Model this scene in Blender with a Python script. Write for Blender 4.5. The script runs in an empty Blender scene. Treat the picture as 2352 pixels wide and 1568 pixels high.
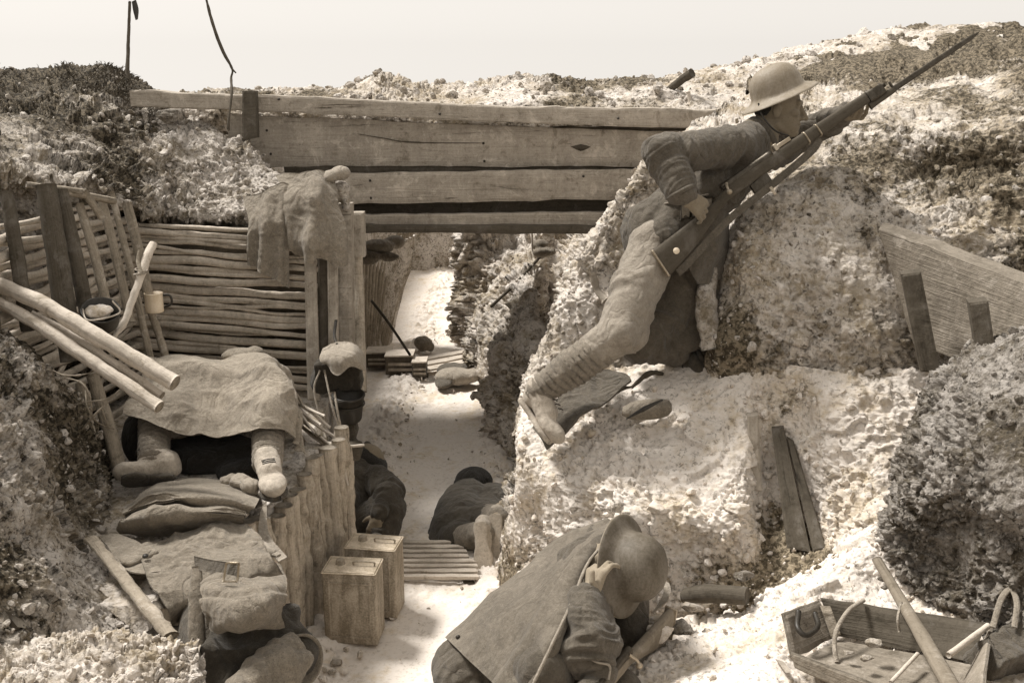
import bpy, bmesh, math, random
import numpy as np
from mathutils import Vector, Matrix
random.seed(7)
RNG = np.random.default_rng(11)
SC = bpy.context.scene
COL = SC.collection

# ------------------------------------------------------------------ camera
H = 2.35                       # eye height above the trench floor
TH = math.atan(609/2352)       # pitch below the horizon
cam = bpy.data.cameras.new('camera')
cam.sensor_width = 36; cam.lens = 36; cam.clip_start = .05; cam.clip_end = 2000
camo = bpy.data.objects.new('camera', cam); COL.objects.link(camo)
camo.location = (0, 0, H); camo.rotation_euler = (math.pi/2 - TH, 0, 0)
SC.camera = camo

# ------------------------------------------------------------------ light
SUN = Vector((-.46, .30, .84)).normalized()     # towards the sun
w = bpy.data.worlds.new('World'); SC.world = w; w.use_nodes = True
nt = w.node_tree; nt.nodes.clear()
sky = nt.nodes.new('ShaderNodeTexSky'); sky.sky_type = 'NISHITA'; sky.sun_disc = False
sky.sun_elevation = math.asin(SUN.z); sky.sun_rotation = math.atan2(SUN.x, SUN.y)
sky.air_density = 1.4; sky.dust_density = 1.0; sky.ozone_density = 1.0
bw = nt.nodes.new('ShaderNodeRGBToBW')
tint = nt.nodes.new('ShaderNodeMix'); tint.data_type = 'RGBA'; tint.blend_type = 'MULTIPLY'
tint.inputs['Factor'].default_value = 1
tint.inputs['B'].default_value = (1.0, .95, .885, 1)
bg = nt.nodes.new('ShaderNodeBackground'); bg.inputs['Strength'].default_value = .095
ow = nt.nodes.new('ShaderNodeOutputWorld')
tc = nt.nodes.new('ShaderNodeTexCoord'); mx = nt.nodes.new('ShaderNodeVectorMath'); mx.operation = 'MAXIMUM'; mx.inputs[1].default_value = (-9, -9, .03)
nt.links.new(tc.outputs['Generated'], mx.inputs[0]); nt.links.new(mx.outputs[0], sky.inputs[0])   # the hill top looks out over hazy sky
nt.links.new(sky.outputs[0], bw.inputs[0])
hz = nt.nodes.new('ShaderNodeMix'); hz.data_type = 'FLOAT'      # thin white overcast veil over the clear sky
hz.inputs[0].default_value = .72; hz.inputs[3].default_value = 5.1
nt.links.new(bw.outputs[0], hz.inputs[2]); nt.links.new(hz.outputs[0], tint.inputs['A'])
nt.links.new(tint.outputs['Result'], bg.inputs[0]); nt.links.new(bg.outputs[0], ow.inputs[0])
sl = bpy.data.lights.new('sun', 'SUN'); sl.energy = 2.9; sl.angle = math.radians(12)
sl.color = (1.0, .965, .915)
so = bpy.data.objects.new('sun', sl); COL.objects.link(so)
so.rotation_euler = SUN.to_track_quat('Z', 'Y').to_euler(); so.location = (-6, 4, 9)
SC.view_settings.view_transform = 'Standard'; SC.view_settings.look = 'None'
SC.view_settings.exposure = 0.86; SC.view_settings.gamma = 1

# ------------------------------------------------------------------ geometry helpers
ST, CT = math.sin(TH), math.cos(TH)
def P(x, y, d):
    """point seen at (x, y) on a 2352 x 1568 sheet at axial depth d"""
    u = (x-1176)/2352*d; v = (784-y)/2352*d
    return np.array((u, d*CT + v*ST, H - d*ST + v*CT))
def kz(y): return ST + (y-784)/2352*CT
def Z(x, y, z=0.0): return P(x, y, (H-z)/kz(y))       # where that ray meets the level z
def V(*a): return np.array(a, float)
def nrm(v): v = np.asarray(v, float); return v/max(1e-9, np.linalg.norm(v))

def _h(ix, iy, iz, s):
    n = (ix*374761393 + iy*668265263 + iz*2147483647*3 + s*974634777) & 0xffffffff
    n = ((n ^ (n >> 13))*1274126177) & 0xffffffff
    n = ((n ^ (n >> 16))*2246822519) & 0xffffffff
    return ((n ^ (n >> 15)) & 0xffffff)/16777215.0
def vnoise(p, s=0):
    p = np.asarray(p, float); i = np.floor(p).astype(np.int64); f = p-i; f = f*f*(3-2*f)
    r = 0
    for dx in (0, 1):
        wx = f[:, 0] if dx else 1-f[:, 0]
        for dy in (0, 1):
            wy = f[:, 1] if dy else 1-f[:, 1]
            for dz in (0, 1):
                wz = f[:, 2] if dz else 1-f[:, 2]
                r = r + wx*wy*wz*_h(i[:, 0]+dx, i[:, 1]+dy, i[:, 2]+dz, s)
    return r*2-1
def fbm(p, o=4, s=0, g=.5):
    a, r, t = 1.0, 0, 0
    for k in range(o):
        r = r + a*vnoise(p*(2.03**k)+k*17.3, s+k); t += a; a *= g
    return r/t
def worley(p, s=0):
    p = np.asarray(p, float); i = np.floor(p).astype(np.int64); best = np.full(len(p), 9.0)
    for dx in (-1, 0, 1):
        for dy in (-1, 0, 1):
            for dz in (-1, 0, 1):
                c = i+np.array((dx, dy, dz))
                q = np.stack([c[:, k]+_h(c[:, 0], c[:, 1], c[:, 2], s+k*31) for k in range(3)], 1)
                best = np.minimum(best, ((q-p)**2).sum(1))
    return np.sqrt(best)
def clod(p, size, s=0):
    """angular broken lumps: every cell is a tilted facet with its own height, about -1..1"""
    q = p/size + .30*np.stack([vnoise(p/size*1.3+9*k, s+k) for k in range(3)], 1)
    i = np.floor(q).astype(np.int64); best = np.full(len(q), 9.0); C = np.zeros_like(i); D = np.zeros_like(q)
    for dx in (-1, 0, 1):
        for dy in (-1, 0, 1):
            for dz in (-1, 0, 1):
                c = i+np.array((dx, dy, dz))
                d = q-np.stack([c[:, k]+_h(c[:, 0], c[:, 1], c[:, 2], s+k*31) for k in range(3)], 1)
                r = (d**2).sum(1); m = r < best
                best[m] = r[m]; C[m] = c[m]; D[m] = d[m]
    h = _h(C[:, 0], C[:, 1], C[:, 2], s+201)*1.5-.75
    t = sum(D[:, k]*(_h(C[:, 0], C[:, 1], C[:, 2], s+211+k)*2-1) for k in range(3))
    return np.clip(h+1.5*t-.5*best, -1.1, 1.1)+.22*(1-2.4*np.abs(vnoise(p/size*2.3+8, s+8)))

def cr(c, n):
    """Catmull-Rom along axis 0 of control array c -> n samples"""
    c = np.asarray(c, float); m = len(c)
    e = np.concatenate([[2*c[0]-c[1]], c, [2*c[-1]-c[-2]]])
    t = np.linspace(0, m-1, n); i = np.minimum(t.astype(int), m-2); f = (t-i).reshape((-1,)+(1,)*(c.ndim-1))
    a, b, cc, d = e[i], e[i+1], e[i+2], e[i+3]
    return .5*((2*b)+(-a+cc)*f+(2*a-5*b+4*cc-d)*f*f+(-a+3*b-3*cc+d)*f**3)
def gridfaces(nu, nv, wrapu=False):
    u = np.arange(nu if wrapu else nu-1); v = np.arange(nv-1)
    U, W = np.meshgrid(u, v, indexing='ij'); U2 = (U+1) % nu
    return np.stack([U*nv+W, U2*nv+W, U2*nv+W+1, U*nv+W+1], -1).reshape(-1, 4)
def gnormals(g):
    du = np.gradient(g, axis=0); dv = np.gradient(g, axis=1)
    n = np.cross(du, dv); n /= np.maximum(1e-9, np.linalg.norm(n, axis=2, keepdims=True)); return n

OFF = {}
def mk(name, verts, faces, mat, parent=None, uv=None, smooth=True, loc=None):
    verts = np.asarray(verts, float).reshape(-1, 3)
    if parent is not None: off = OFF[parent.name]
    elif loc is not None: off = np.asarray(loc, float)
    else:
        off = (verts.min(0)+verts.max(0))/2; off[2] = verts[:, 2].min()
    me = bpy.data.meshes.new(name)
    vl = verts-off
    if isinstance(faces, np.ndarray):
        nf = len(faces); k = faces.shape[1]
        me.vertices.add(len(vl)); me.vertices.foreach_set('co', vl.ravel())
        me.loops.add(nf*k); me.loops.foreach_set('vertex_index', faces.ravel().astype(np.int32))
        me.polygons.add(nf); me.polygons.foreach_set('loop_start', np.arange(nf, dtype=np.int32)*k)
        me.polygons.foreach_set('loop_total', np.full(nf, k, dtype=np.int32))
        me.update(calc_edges=True)
    else:
        me.from_pydata([tuple(v) for v in vl], [], [tuple(int(i) for i in f) for f in faces])
    if uv is not None:
        uv = np.asarray(uv, float); lay = me.uv_layers.new(name='UVMap')
        li = np.empty(len(me.loops), dtype=np.int32); me.loops.foreach_get('vertex_index', li)
        lay.data.foreach_set('uv', uv[li].ravel())
    me.polygons.foreach_set('use_smooth', np.full(len(me.polygons), bool(smooth)))
    me.validate()
    o = bpy.data.objects.new(name, me); COL.objects.link(o)
    if mat: me.materials.append(mat)
    if parent is not None: o.parent = parent
    else: o.location = off
    OFF[o.name] = off
    return o
def tag(o, label=None, cat=None, group=None, kind=None):
    if label: o['label'] = label
    if cat: o['category'] = cat
    if group: o['group'] = group
    if kind: o['kind'] = kind
    return o
def empty(name, loc, label, cat, group=None):
    o = bpy.data.objects.new(name, None); COL.objects.link(o); o.empty_display_size = .05
    o.location = loc; OFF[o.name] = np.asarray(loc, float)
    return tag(o, label, cat, group)

class MB:
    """collects pieces into one mesh"""
    def __init__(s): s.v = []; s.f = []; s.uv = []; s.n = 0
    def add(s, v, f, uv=None):
        v = np.asarray(v, float).reshape(-1, 3)
        s.v.append(v); s.f += [tuple(int(i)+s.n for i in q) for q in f]
        s.uv.append(np.zeros((len(v), 2)) if uv is None else np.asarray(uv, float)); s.n += len(v)
        return s
    def build(s, name, mat, parent=None, smooth=True, loc=None):
        return mk(name, np.concatenate(s.v), s.f, mat, parent, np.concatenate(s.uv), smooth, loc)

def frames(p):
    t = np.gradient(p, axis=0); t /= np.maximum(1e-9, np.linalg.norm(t, axis=1, keepdims=True))
    a = np.cross(t[0], (0, 0, 1.0))
    if np.linalg.norm(a) < .1: a = np.cross(t[0], (0, 1.0, 0))
    a = nrm(a); A = []
    for k in range(len(p)):
        a = nrm(a-t[k]*np.dot(a, t[k])); A.append(a)
    A = np.array(A); return t, A, np.cross(t, A)
def tube(pts, rad, n=10, seg=16, rough=0.0, freq=25, seed=0, flat=1.0, cap=True):
    """closed tapered tube, returns v,f,uv"""
    pts = np.asarray(pts, float); rad = np.atleast_1d(np.asarray(rad, float))
    if len(rad) == 1: rad = np.repeat(rad, len(pts))
    if len(rad) != len(pts): rad = np.interp(np.linspace(0, 1, len(pts)), np.linspace(0, 1, len(rad)), rad)
    m = max(2, seg); c = cr(pts, m) if len(pts) > 1 else pts
    r = np.interp(np.linspace(0, 1, m), np.linspace(0, 1, len(rad)), rad)
    t, A, B = frames(c)
    th = np.linspace(0, 2*math.pi, n, endpoint=False)
    g = c[None]+r[None, :, None]*(np.cos(th)[:, None, None]*A[None]+flat*np.sin(th)[:, None, None]*B[None])
    if rough:
        q = g.reshape(-1, 3); nn = (g-c[None]).reshape(-1, 3); nn = nn/np.maximum(1e-9, np.linalg.norm(nn, axis=1, keepdims=True))
        g = (q+nn*(rough*fbm(q*freq, 3, seed))[:, None]).reshape(g.shape)
    L = np.concatenate([[0], np.cumsum(np.linalg.norm(np.diff(c, axis=0), axis=1))])
    uv = np.stack(np.broadcast_arrays(L[None, :]+seed*.37, (th*r.mean())[:, None]), -1).reshape(-1, 2)
    v = g.reshape(-1, 3); f = [tuple(q) for q in gridfaces(n, m, True)[:, ::-1]]
    if cap:
        v = np.concatenate([v, [c[0], c[-1]]]); uv = np.concatenate([uv, [[0, 0], [L[-1], 0]]])
        k = n*m
        for i in range(n):
            j = (i+1) % n
            f.append((k, j*m, i*m)); f.append((k+1, i*m+m-1, j*m+m-1))
    f = [q[::-1] for q in f]
    return v, f, uv
def board(A, B, C, D, back, n=24, m=6, rough=.003, seed=0, freq=14, wear=.004):
    """board whose front is the quad A B C D (tl, tr, br, bl), thickness vector back"""
    A, B, C, D, back = [np.asarray(q, float) for q in (A, B, C, D, back)]
    u = np.linspace(0, 1, n)[:, None, None]; v = np.linspace(0, 1, m)[None, :, None]
    g = (A*(1-u)+B*u)*(1-v)+(D*(1-u)+C*u)*v
    g = g+nrm(np.cross(B-A, D-A))*0
    nn = nrm(back)
    q = g.reshape(-1, 3)
    q = q+nn*(rough*fbm(q*freq, 3, seed))[:, None]
    up = nrm(A-D); edge = np.zeros((n, m)); edge[:, 0] = 1; edge[:, -1] = -1
    q = q-up*((edge.ravel())*wear*(.7+fbm(q*9, 3, seed+5)*2))[:, None]
    lw, hh = np.linalg.norm(B-A), np.linalg.norm(A-D)
    ch = min(.004, hh*.1)
    # front grid with rounded rim, back grid
    rim = np.zeros((n, m)); rim[0] = rim[-1] = 1; rim[:, 0] = rim[:, -1] = 1
    f0 = q.reshape(n, m, 3)+nn*(rim[..., None]*ch)
    b0 = q.reshape(n, m, 3)+back
    uvf = np.stack(np.broadcast_arrays(u[..., 0]*lw+seed*1.7, v[..., 0]*hh), -1).reshape(-1, 2)
    ff = [tuple(x) for x in gridfaces(n, m)]
    vv = np.concatenate([f0.reshape(-1, 3), b0.reshape(-1, 3)]); N = n*m
    fs = [x[::-1] for x in ff]+[tuple(i+N for i in x) for x in ff]
    ring = [i*m for i in range(n)]+[(n-1)*m+j for j in range(1, m)]+[i*m+m-1 for i in range(n-2, -1, -1)]+[j for j in range(m-2, 0, -1)]
    for i in range(len(ring)):
        a, b = ring[i], ring[(i+1) % len(ring)]
        fs.append((a, b, b+N, a+N))
    uvb = uvf+np.array([0, .13])
    return vv, fs, np.concatenate([uvf, uvb])
def boxv(c, ax, ay, az, bev=0.0):
    """bevelled box from centre and three half axes"""
    bm = bmesh.new(); bmesh.ops.create_cube(bm, size=2)
    c, ax, ay, az = [np.asarray(q, float) for q in (c, ax, ay, az)]
    for q in bm.verts:
        x, y, z = q.co; q.co = Vector(c+ax*x+ay*y+az*z)
    if bev: bmesh.ops.bevel(bm, geom=bm.edges[:], offset=bev, segments=2, affect='EDGES', profile=.5)
    bmesh.ops.recalc_face_normals(bm, faces=bm.faces[:])
    bm.verts.ensure_lookup_table()
    v = np.array([q.co[:] for q in bm.verts]); f = [tuple(x.index for x in q.verts) for q in bm.faces]; bm.free()
    la, lb, lc = nrm(ax), nrm(ay), nrm(az)
    uv = np.stack([v@la+.3*(v@lc), v@lb+v@lc], 1)
    return v, f, uv
def lathe(profile, c, axis, n=40, squash=(1, 1), xdir=None):
    axis = nrm(axis); a = np.cross(axis, (0, 0, 1.0)) if xdir is None else np.asarray(xdir, float)
    a = a-axis*np.dot(a, axis)
    if np.linalg.norm(a) < .05: a = np.cross(axis, (0, 1, 0))
    a = nrm(a); b = np.cross(axis, a)
    th = np.linspace(0, 2*math.pi, n, endpoint=False); pr = np.asarray(profile, float)
    g = np.asarray(c, float)+pr[None, :, 0, None]*(np.cos(th)[:, None, None]*a*squash[0]+np.sin(th)[:, None, None]*b*squash[1])+pr[None, :, 1, None]*axis
    m = len(pr); f = [tuple(q) for q in gridfaces(n, m, True)]
    uv = np.stack(np.broadcast_arrays(th[:, None]*.1, np.arange(m)[None, :]*.02), -1).reshape(-1, 2)
    return g.reshape(-1, 3), f, uv
def loft(secs, n=16, seg=40, ex=2.6):
    """sections (centre, up, side, half-height, half-width)"""
    c = cr(np.array([s[0] for s in secs]), seg); U = cr(np.array([s[1] for s in secs]), seg); S = cr(np.array([s[2] for s in secs]), seg)
    hh = cr(np.array([[s[3], s[4]] for s in secs]), seg)
    th = np.linspace(0, 2*math.pi, n, endpoint=False)
    cu = np.sign(np.cos(th))*np.abs(np.cos(th))**(2/ex); su = np.sign(np.sin(th))*np.abs(np.sin(th))**(2/ex)
    g = c[None]+cu[:, None, None]*U[None]*hh[None, :, 0:1]+su[:, None, None]*S[None]*hh[None, :, 1:2]
    v = g.reshape(-1, 3); f = [tuple(q) for q in gridfaces(n, seg, True)]
    v = np.concatenate([v, [c[0], c[-1]]]); k = n*seg
    for i in range(n):
        j = (i+1) % n; f.append((k, i*seg, j*seg)); f.append((k+1, j*seg+seg-1, i*seg+seg-1))
    L = np.concatenate([[0], np.cumsum(np.linalg.norm(np.diff(c, axis=0), axis=1))])
    uv = np.stack(np.broadcast_arrays(L[None, :], (th*.03)[:, None]), -1).reshape(-1, 2)
    uv = np.concatenate([uv, [[0, 0], [L[-1], 0]]])
    return v, f, uv

# ---- bodies, cloth lumps: shapes merged by a voxel remesh
_ico = {}
def ico(sub):
    if sub not in _ico:
        bm = bmesh.new(); bmesh.ops.create_icosphere(bm, subdivisions=sub, radius=1)
        bm.verts.ensure_lookup_table()
        _ico[sub] = (np.array([q.co[:] for q in bm.verts]), [tuple(x.index for x in q.verts) for q in bm.faces]); bm.free()
    return _ico[sub]
def ell(c, r, X=(1, 0, 0), Zd=(0, 0, 1)):
    X = nrm(X); Zd = np.asarray(Zd, float); Y = nrm(np.cross(Zd, X)); Z2 = np.cross(X, Y)
    v, f = ico(3); return (np.asarray(c, float)+v[:, :1]*X*r[0]+v[:, 1:2]*Y*r[1]+v[:, 2:3]*Z2*r[2]), f
def caps(p, q, r1, r2, sq=1.0, sd=None):
    """tapered capsule p->q; sq flattens along sd"""
    p, q = np.asarray(p, float), np.asarray(q, float); v, f = ico(3); a = nrm(q-p)
    s = v@a; base = np.where((s > 0)[:, None], q, p); rr = np.where(s > 0, r2, r1)[:, None]
    o = v*rr
    if sd is not None:
        sd = nrm(sd); o = o-sd*((o@sd)*(1-sq))[:, None]
    # insert stretch: icosphere equator is pulled apart
    return base+o, f
def remesh(shapes, voxel=.008, smooth=4):
    vs, fs, n = [], [], 0
    for v, f in shapes:
        vs.append(v); fs += [tuple(i+n for i in q) for q in f]; n += len(v)
    me = bpy.data.meshes.new('t'); me.from_pydata([tuple(x) for x in np.concatenate(vs)], [], fs)
    o = bpy.data.objects.new('t', me); COL.objects.link(o)
    r = o.modifiers.new('r', 'REMESH'); r.mode = 'VOXEL'; r.voxel_size = voxel
    if smooth:
        s = o.modifiers.new('s', 'SMOOTH'); s.iterations = smooth; s.factor = .6
    dg = bpy.context.evaluated_depsgraph_get(); e = o.evaluated_get(dg); m = e.to_mesh()
    N = len(m.vertices); v = np.empty(N*3); m.vertices.foreach_get('co', v); v = v.reshape(-1, 3)
    nn = np.empty(N*3); m.vertex_normals.foreach_get('vector', nn); nn = nn.reshape(-1, 3)
    k = len(m.polygons); li = np.empty(len(m.loops), dtype=np.int32); m.loops.foreach_get('vertex_index', li)
    f = li.reshape(-1, 4) if len(li) == 4*k else [tuple(p.vertices) for p in m.polygons]
    e.to_mesh_clear(); bpy.data.objects.remove(o); bpy.data.meshes.remove(me)
    return v, nn, f
def limbco(v, segs):
    """for each vertex the nearest limb: (distance along it, perpendicular vector)"""
    best = np.full(len(v), 1e9); S = np.zeros(len(v)); PP = np.zeros((len(v), 3)); I = np.zeros(len(v), int); acc = 0
    for k, (p, q) in enumerate(segs):
        p, q = np.asarray(p, float), np.asarray(q, float); a = q-p; L = np.linalg.norm(a); a = a/L
        s = np.clip((v-p)@a, 0, L); c = p+s[:, None]*a; d = np.linalg.norm(v-c, axis=1); m = d < best
        best[m] = d[m]; S[m] = ((v-p)@a)[m]+k*3.1; PP[m] = (v-c)[m]; I[m] = k
    return S, PP, I
def wrinkled(v, nn, segs, amp, fa=30, fp=7, seed=0, slant=.35):
    S, PP, I = limbco(v, segs)
    q = np.stack([S*fa+slant*fa*PP[:, 2]+.6*fbm(v*9, 2, seed), PP[:, 0]*fp+PP[:, 2]*fp*.5, PP[:, 1]*fp+I*5], 1)
    n1 = vnoise(q, seed); n2 = vnoise(q*V(2.1, 1.3, 1.3)+3, seed+1)
    gt = np.clip(.95+1.6*fbm(v*7, 2, seed+6), .15, 1.6)
    r = ((1-np.abs(n1)*2)*.75+(1-np.abs(n2)*2)*.35)*gt+.5*fbm(v*12, 2, seed+2)+.22*fbm(v*55, 2, seed+3)
    return v+nn*(amp*r)[:, None]
def blob(name, shapes, mat, parent=None, voxel=.008, smooth=4, amp=0, segs=None, fa=30, fp=7, seed=0, lump=0, lf=10, fn=None, loc=None, slant=.35):
    v, nn, f = remesh(shapes, voxel, smooth)
    if lump: v = v+nn*(lump*fbm(v*lf, 3, seed+9))[:, None]
    if segs is not None and amp: v = wrinkled(v, nn, segs, amp, fa, fp, seed, slant)
    if fn is not None: v = fn(v, nn)
    return mk(name, v, f, mat, parent, None, True, loc)

# ------------------------------------------------------------------ materials (all near-monochrome, warm)
def sep(v, warm=.5):
    """sepia albedo of value v"""
    g = .925-.13*warm; b = .85-.34*warm
    return (v, v*g, v*b, 1)
class NT:
    def __init__(s, name):
        s.m = bpy.data.materials.new(name); s.m.use_nodes = True; s.t = s.m.node_tree; s.n = s.t.nodes
        s.b = s.n['Principled BSDF']; s.b.inputs['Roughness'].default_value = .9
        s.b.inputs['Specular IOR Level'].default_value = .25
    def new(s, t): return s.n.new(t)
    def lk(s, a, b): s.t.links.new(a, b)
    def coord(s, kind='Object', scale=(1, 1, 1)):
        c = s.new('ShaderNodeTexCoord'); m = s.new('ShaderNodeMapping'); m.inputs['Scale'].default_value = scale
        s.lk(c.outputs[kind], m.inputs[0]); return m.outputs[0]
    def noise(s, vec, sc, det=6, ro=.6, dist=0):
        n = s.new('ShaderNodeTexNoise'); n.inputs['Scale'].default_value = sc; n.inputs['Detail'].default_value = det
        n.inputs['Roughness'].default_value = ro; n.inputs['Distortion'].default_value = dist
        if vec is not None: s.lk(vec, n.inputs['Vector'])
        return n.outputs['Fac']
    def vor(s, vec, sc, feature='F1'):
        n = s.new('ShaderNodeTexVoronoi'); n.feature = feature; n.inputs['Scale'].default_value = sc
        if vec is not None: s.lk(vec, n.inputs['Vector'])
        return n.outputs['Distance']
    def ramp(s, fac, stops):
        r = s.new('ShaderNodeValToRGB'); e = r.color_ramp.elements
        while len(e) < len(stops): e.new(.5)
        for q, (p, c) in zip(e, stops): q.position = p; q.color = c if len(c) == 4 else (*c, 1)
        s.lk(fac, r.inputs[0]); return r.outputs[0]
    def g(s, fac, a, b): return s.ramp(fac, [(a, (0, 0, 0)), (b, (1, 1, 1))])
    def mix(s, f, a, b, mode='MIX'):
        m = s.new('ShaderNodeMix'); m.data_type = 'RGBA'; m.blend_type = mode
        for k, x in (('Factor', f), ('A', a), ('B', b)):
            if isinstance(x, (int, float)): m.inputs[k].default_value = x
            elif isinstance(x, tuple): m.inputs[k].default_value = x
            else: s.lk(x, m.inputs[k])
        return m.outputs['Result']
    def math(s, op, a, b=0.0):
        m = s.new('ShaderNodeMath'); m.operation = op
        for k, x in enumerate((a, b)):
            if isinstance(x, (int, float)): m.inputs[k].default_value = x
            else: s.lk(x, m.inputs[k])
        return m.outputs[0]
    def bump(s, h, st=.5, dist=.01):
        b = s.new('ShaderNodeBump'); b.inputs['Strength'].default_value = st; b.inputs['Distance'].default_value = dist
        s.lk(h, b.inputs['Height']); s.lk(b.outputs[0], s.b.inputs['Normal'])
    def base(s, c): s.lk(c, s.b.inputs['Base Color']); return s.m

def earth(name, hi, lo, dark, bias=.5, speck=.5, sc=1.0, bs=.8, bd=.012):
    t = NT(name); v = t.coord()
    n1 = t.noise(v, 3.2*sc, 8, .62, .4); n2 = t.noise(v, 22*sc, 8, .7); n3 = t.noise(v, 75*sc, 5, .7)
    col = t.mix(t.g(t.math('ADD', t.math('MULTIPLY', n1, .55), t.math('MULTIPLY', n2, .45)), bias-.07, bias+.07), sep(lo, .75), sep(hi, .08))
    n4 = t.noise(v, 48*sc, 4, .65, .6); gate = t.g(t.noise(v, 7*sc, 4, .6), .38, .6)
    dk = t.g(t.math('ADD', t.math('MULTIPLY', n4, .7), t.math('MULTIPLY', n3, .3)), .53, .58)
    dk = t.math('MULTIPLY', dk, t.math('ADD', .35, t.math('MULTIPLY', gate, .65)))
    col = t.mix(t.math('MULTIPLY', dk, speck), col, sep(dark, 1.0))
    lt = t.ramp(n4, [(.36, (1, 1, 1)), (.42, (0, 0, 0))])
    col = t.mix(t.math('MULTIPLY', lt, .55), col, sep(min(.8, hi*1.22), .05))
    at = t.new('ShaderNodeAttribute'); at.attribute_name = 'soil'                 # share of darker topsoil, with some shade and vignetting painted in
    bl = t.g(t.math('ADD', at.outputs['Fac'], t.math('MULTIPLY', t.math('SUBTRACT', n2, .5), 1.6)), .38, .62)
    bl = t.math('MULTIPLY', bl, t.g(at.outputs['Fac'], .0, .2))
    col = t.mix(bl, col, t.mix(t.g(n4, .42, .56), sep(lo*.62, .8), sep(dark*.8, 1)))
    vo = t.vor(v, 42*sc); vo2 = t.vor(v, 110*sc)
    h = t.math('SUBTRACT', t.math('ADD', t.math('MULTIPLY', n2, 1.0), t.math('MULTIPLY', n3, .5)), t.math('ADD', t.math('MULTIPLY', vo, .45), t.math('MULTIPLY', vo2, .2)))
    t.bump(h, bs, bd); return t.base(col)
def wood(name, hi, lo, warm=.6, grain=1.0, crack=.6, bs=.6, blot=.3):
    t = NT(name); uv = t.coord('UV', (1, 1, 1)); a = t.coord('UV', (2.2, 34*grain, 1)); b = t.coord('UV', (5, 150*grain, 1)); o = t.coord()
    g1 = t.noise(a, 1.0, 8, .62, .9); g2 = t.noise(b, 1.0, 5, .6, .3); n = t.noise(o, 5, 6, .6); n5 = t.noise(o, 60, 4, .7)
    st = t.noise(t.coord('Object', (22, 22, 2.5)), 1.0, 5, .65)
    f = t.math('ADD', t.math('MULTIPLY', g1, .62-blot), t.math('ADD', t.math('MULTIPLY', g2, .08), t.math('ADD', t.math('MULTIPLY', n, blot*.6), t.math('ADD', t.math('MULTIPLY', st, blot*.4), t.math('MULTIPLY', n5, .3)))))
    col = t.mix(t.g(f, .38, .62), sep(lo, warm), sep(hi, warm*.7))
    cr_ = t.ramp(g1, [(.30, (1, 1, 1)), (.36, (0, 0, 0))])
    col = t.mix(t.math('MULTIPLY', cr_, crack), col, sep(lo*.18, 1))
    col = t.mix(t.math('MULTIPLY', t.g(n5, .57, .68), .45), col, sep(lo*.6, 1))
    ds = t.noise(o, 9, 7, .75, .5)                                    # caked chalk and grime
    col = t.mix(t.math('MULTIPLY', t.g(ds, .54, .64), .55), col, sep(min(.7, hi*1.35), .25))
    col = t.mix(t.math('MULTIPLY', t.ramp(ds, [(.36, (1, 1, 1)), (.43, (0, 0, 0))]), .5), col, sep(lo*.5, 1))
    t.bump(t.math('ADD', t.math('ADD', g1, t.math('MULTIPLY', g2, .6)), t.math('ADD', t.math('MULTIPLY', n5, .5), t.math('MULTIPLY', ds, .8))), bs, .008); return t.base(col)
def cloth(name, hi, lo, warm=.6, bs=.5, weave=420, stain=.5, sc=1.0, crease=1.0):
    t = NT(name); o = t.coord(); n = t.noise(o, 5*sc, 6, .6, .5); n2 = t.noise(o, 30*sc, 7, .72, .8); n3 = t.noise(o, 260, 3, .7)
    col = t.mix(t.g(t.math('ADD', t.math('MULTIPLY', n, .5), t.math('MULTIPLY', n2, .5)), .34, .66), sep(lo, warm), sep(hi, warm*.8))
    col = t.mix(t.math('MULTIPLY', t.g(n3, .5, .66), stain), col, sep(lo*.62, warm))
    n4 = t.noise(o, 95, 4, .7, .3)                                      # dust and wear
    col = t.mix(t.math('MULTIPLY', t.g(n4, .55, .66), .30*stain+.05), col, sep(min(.7, hi*1.7), warm*.6))
    col = t.mix(t.math('MULTIPLY', t.ramp(n4, [(.36, (1, 1, 1)), (.44, (0, 0, 0))]), .3), col, sep(lo*.5, warm))
    wv = t.vor(o, weave)
    f1 = t.noise(t.coord('Object', (1, 1, .6)), 7*sc, 2, .5, 1.2); f1 = t.math('ABSOLUTE', t.math('SUBTRACT', f1, .5))
    f2 = t.noise(o, 31*sc, 3, .55, 1.2); f2 = t.math('ABSOLUTE', t.math('SUBTRACT', f2, .5))
    cre = t.math('ADD', t.math('MULTIPLY', t.math('POWER', f1, .7), 2.4*crease), t.math('MULTIPLY', f2, .5*crease))
    t.bump(t.math('ADD', cre, t.math('ADD', t.math('MULTIPLY', n2, .7), t.math('ADD', t.math('MULTIPLY', n3, .3), t.math('MULTIPLY', wv, .12)))), min(1, bs*1.6), .012)
    t.b.inputs['Sheen Weight'].default_value = .15
    return t.base(col)
def metal(name, hi, lo, rough=.5, met=.3, spec=.5):
    t = NT(name); o = t.coord(); n = t.noise(t.coord('Object', (1.6, 1.6, .5)), 14, 7, .68, .6); n2 = t.noise(o, 120, 4, .7)
    t.base(t.mix(t.g(t.math('ADD', t.math('MULTIPLY', n, .6), t.math('MULTIPLY', n2, .4)), .42, .6), sep(lo, .8), sep(hi, .5)))
    t.b.inputs['Roughness'].default_value = rough; t.b.inputs['Metallic'].default_value = met
    t.b.inputs['Specular IOR Level'].default_value = spec
    t.bump(t.math('ADD', n, t.math('MULTIPLY', n2, .4)), .35, .004); return t.m

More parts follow.
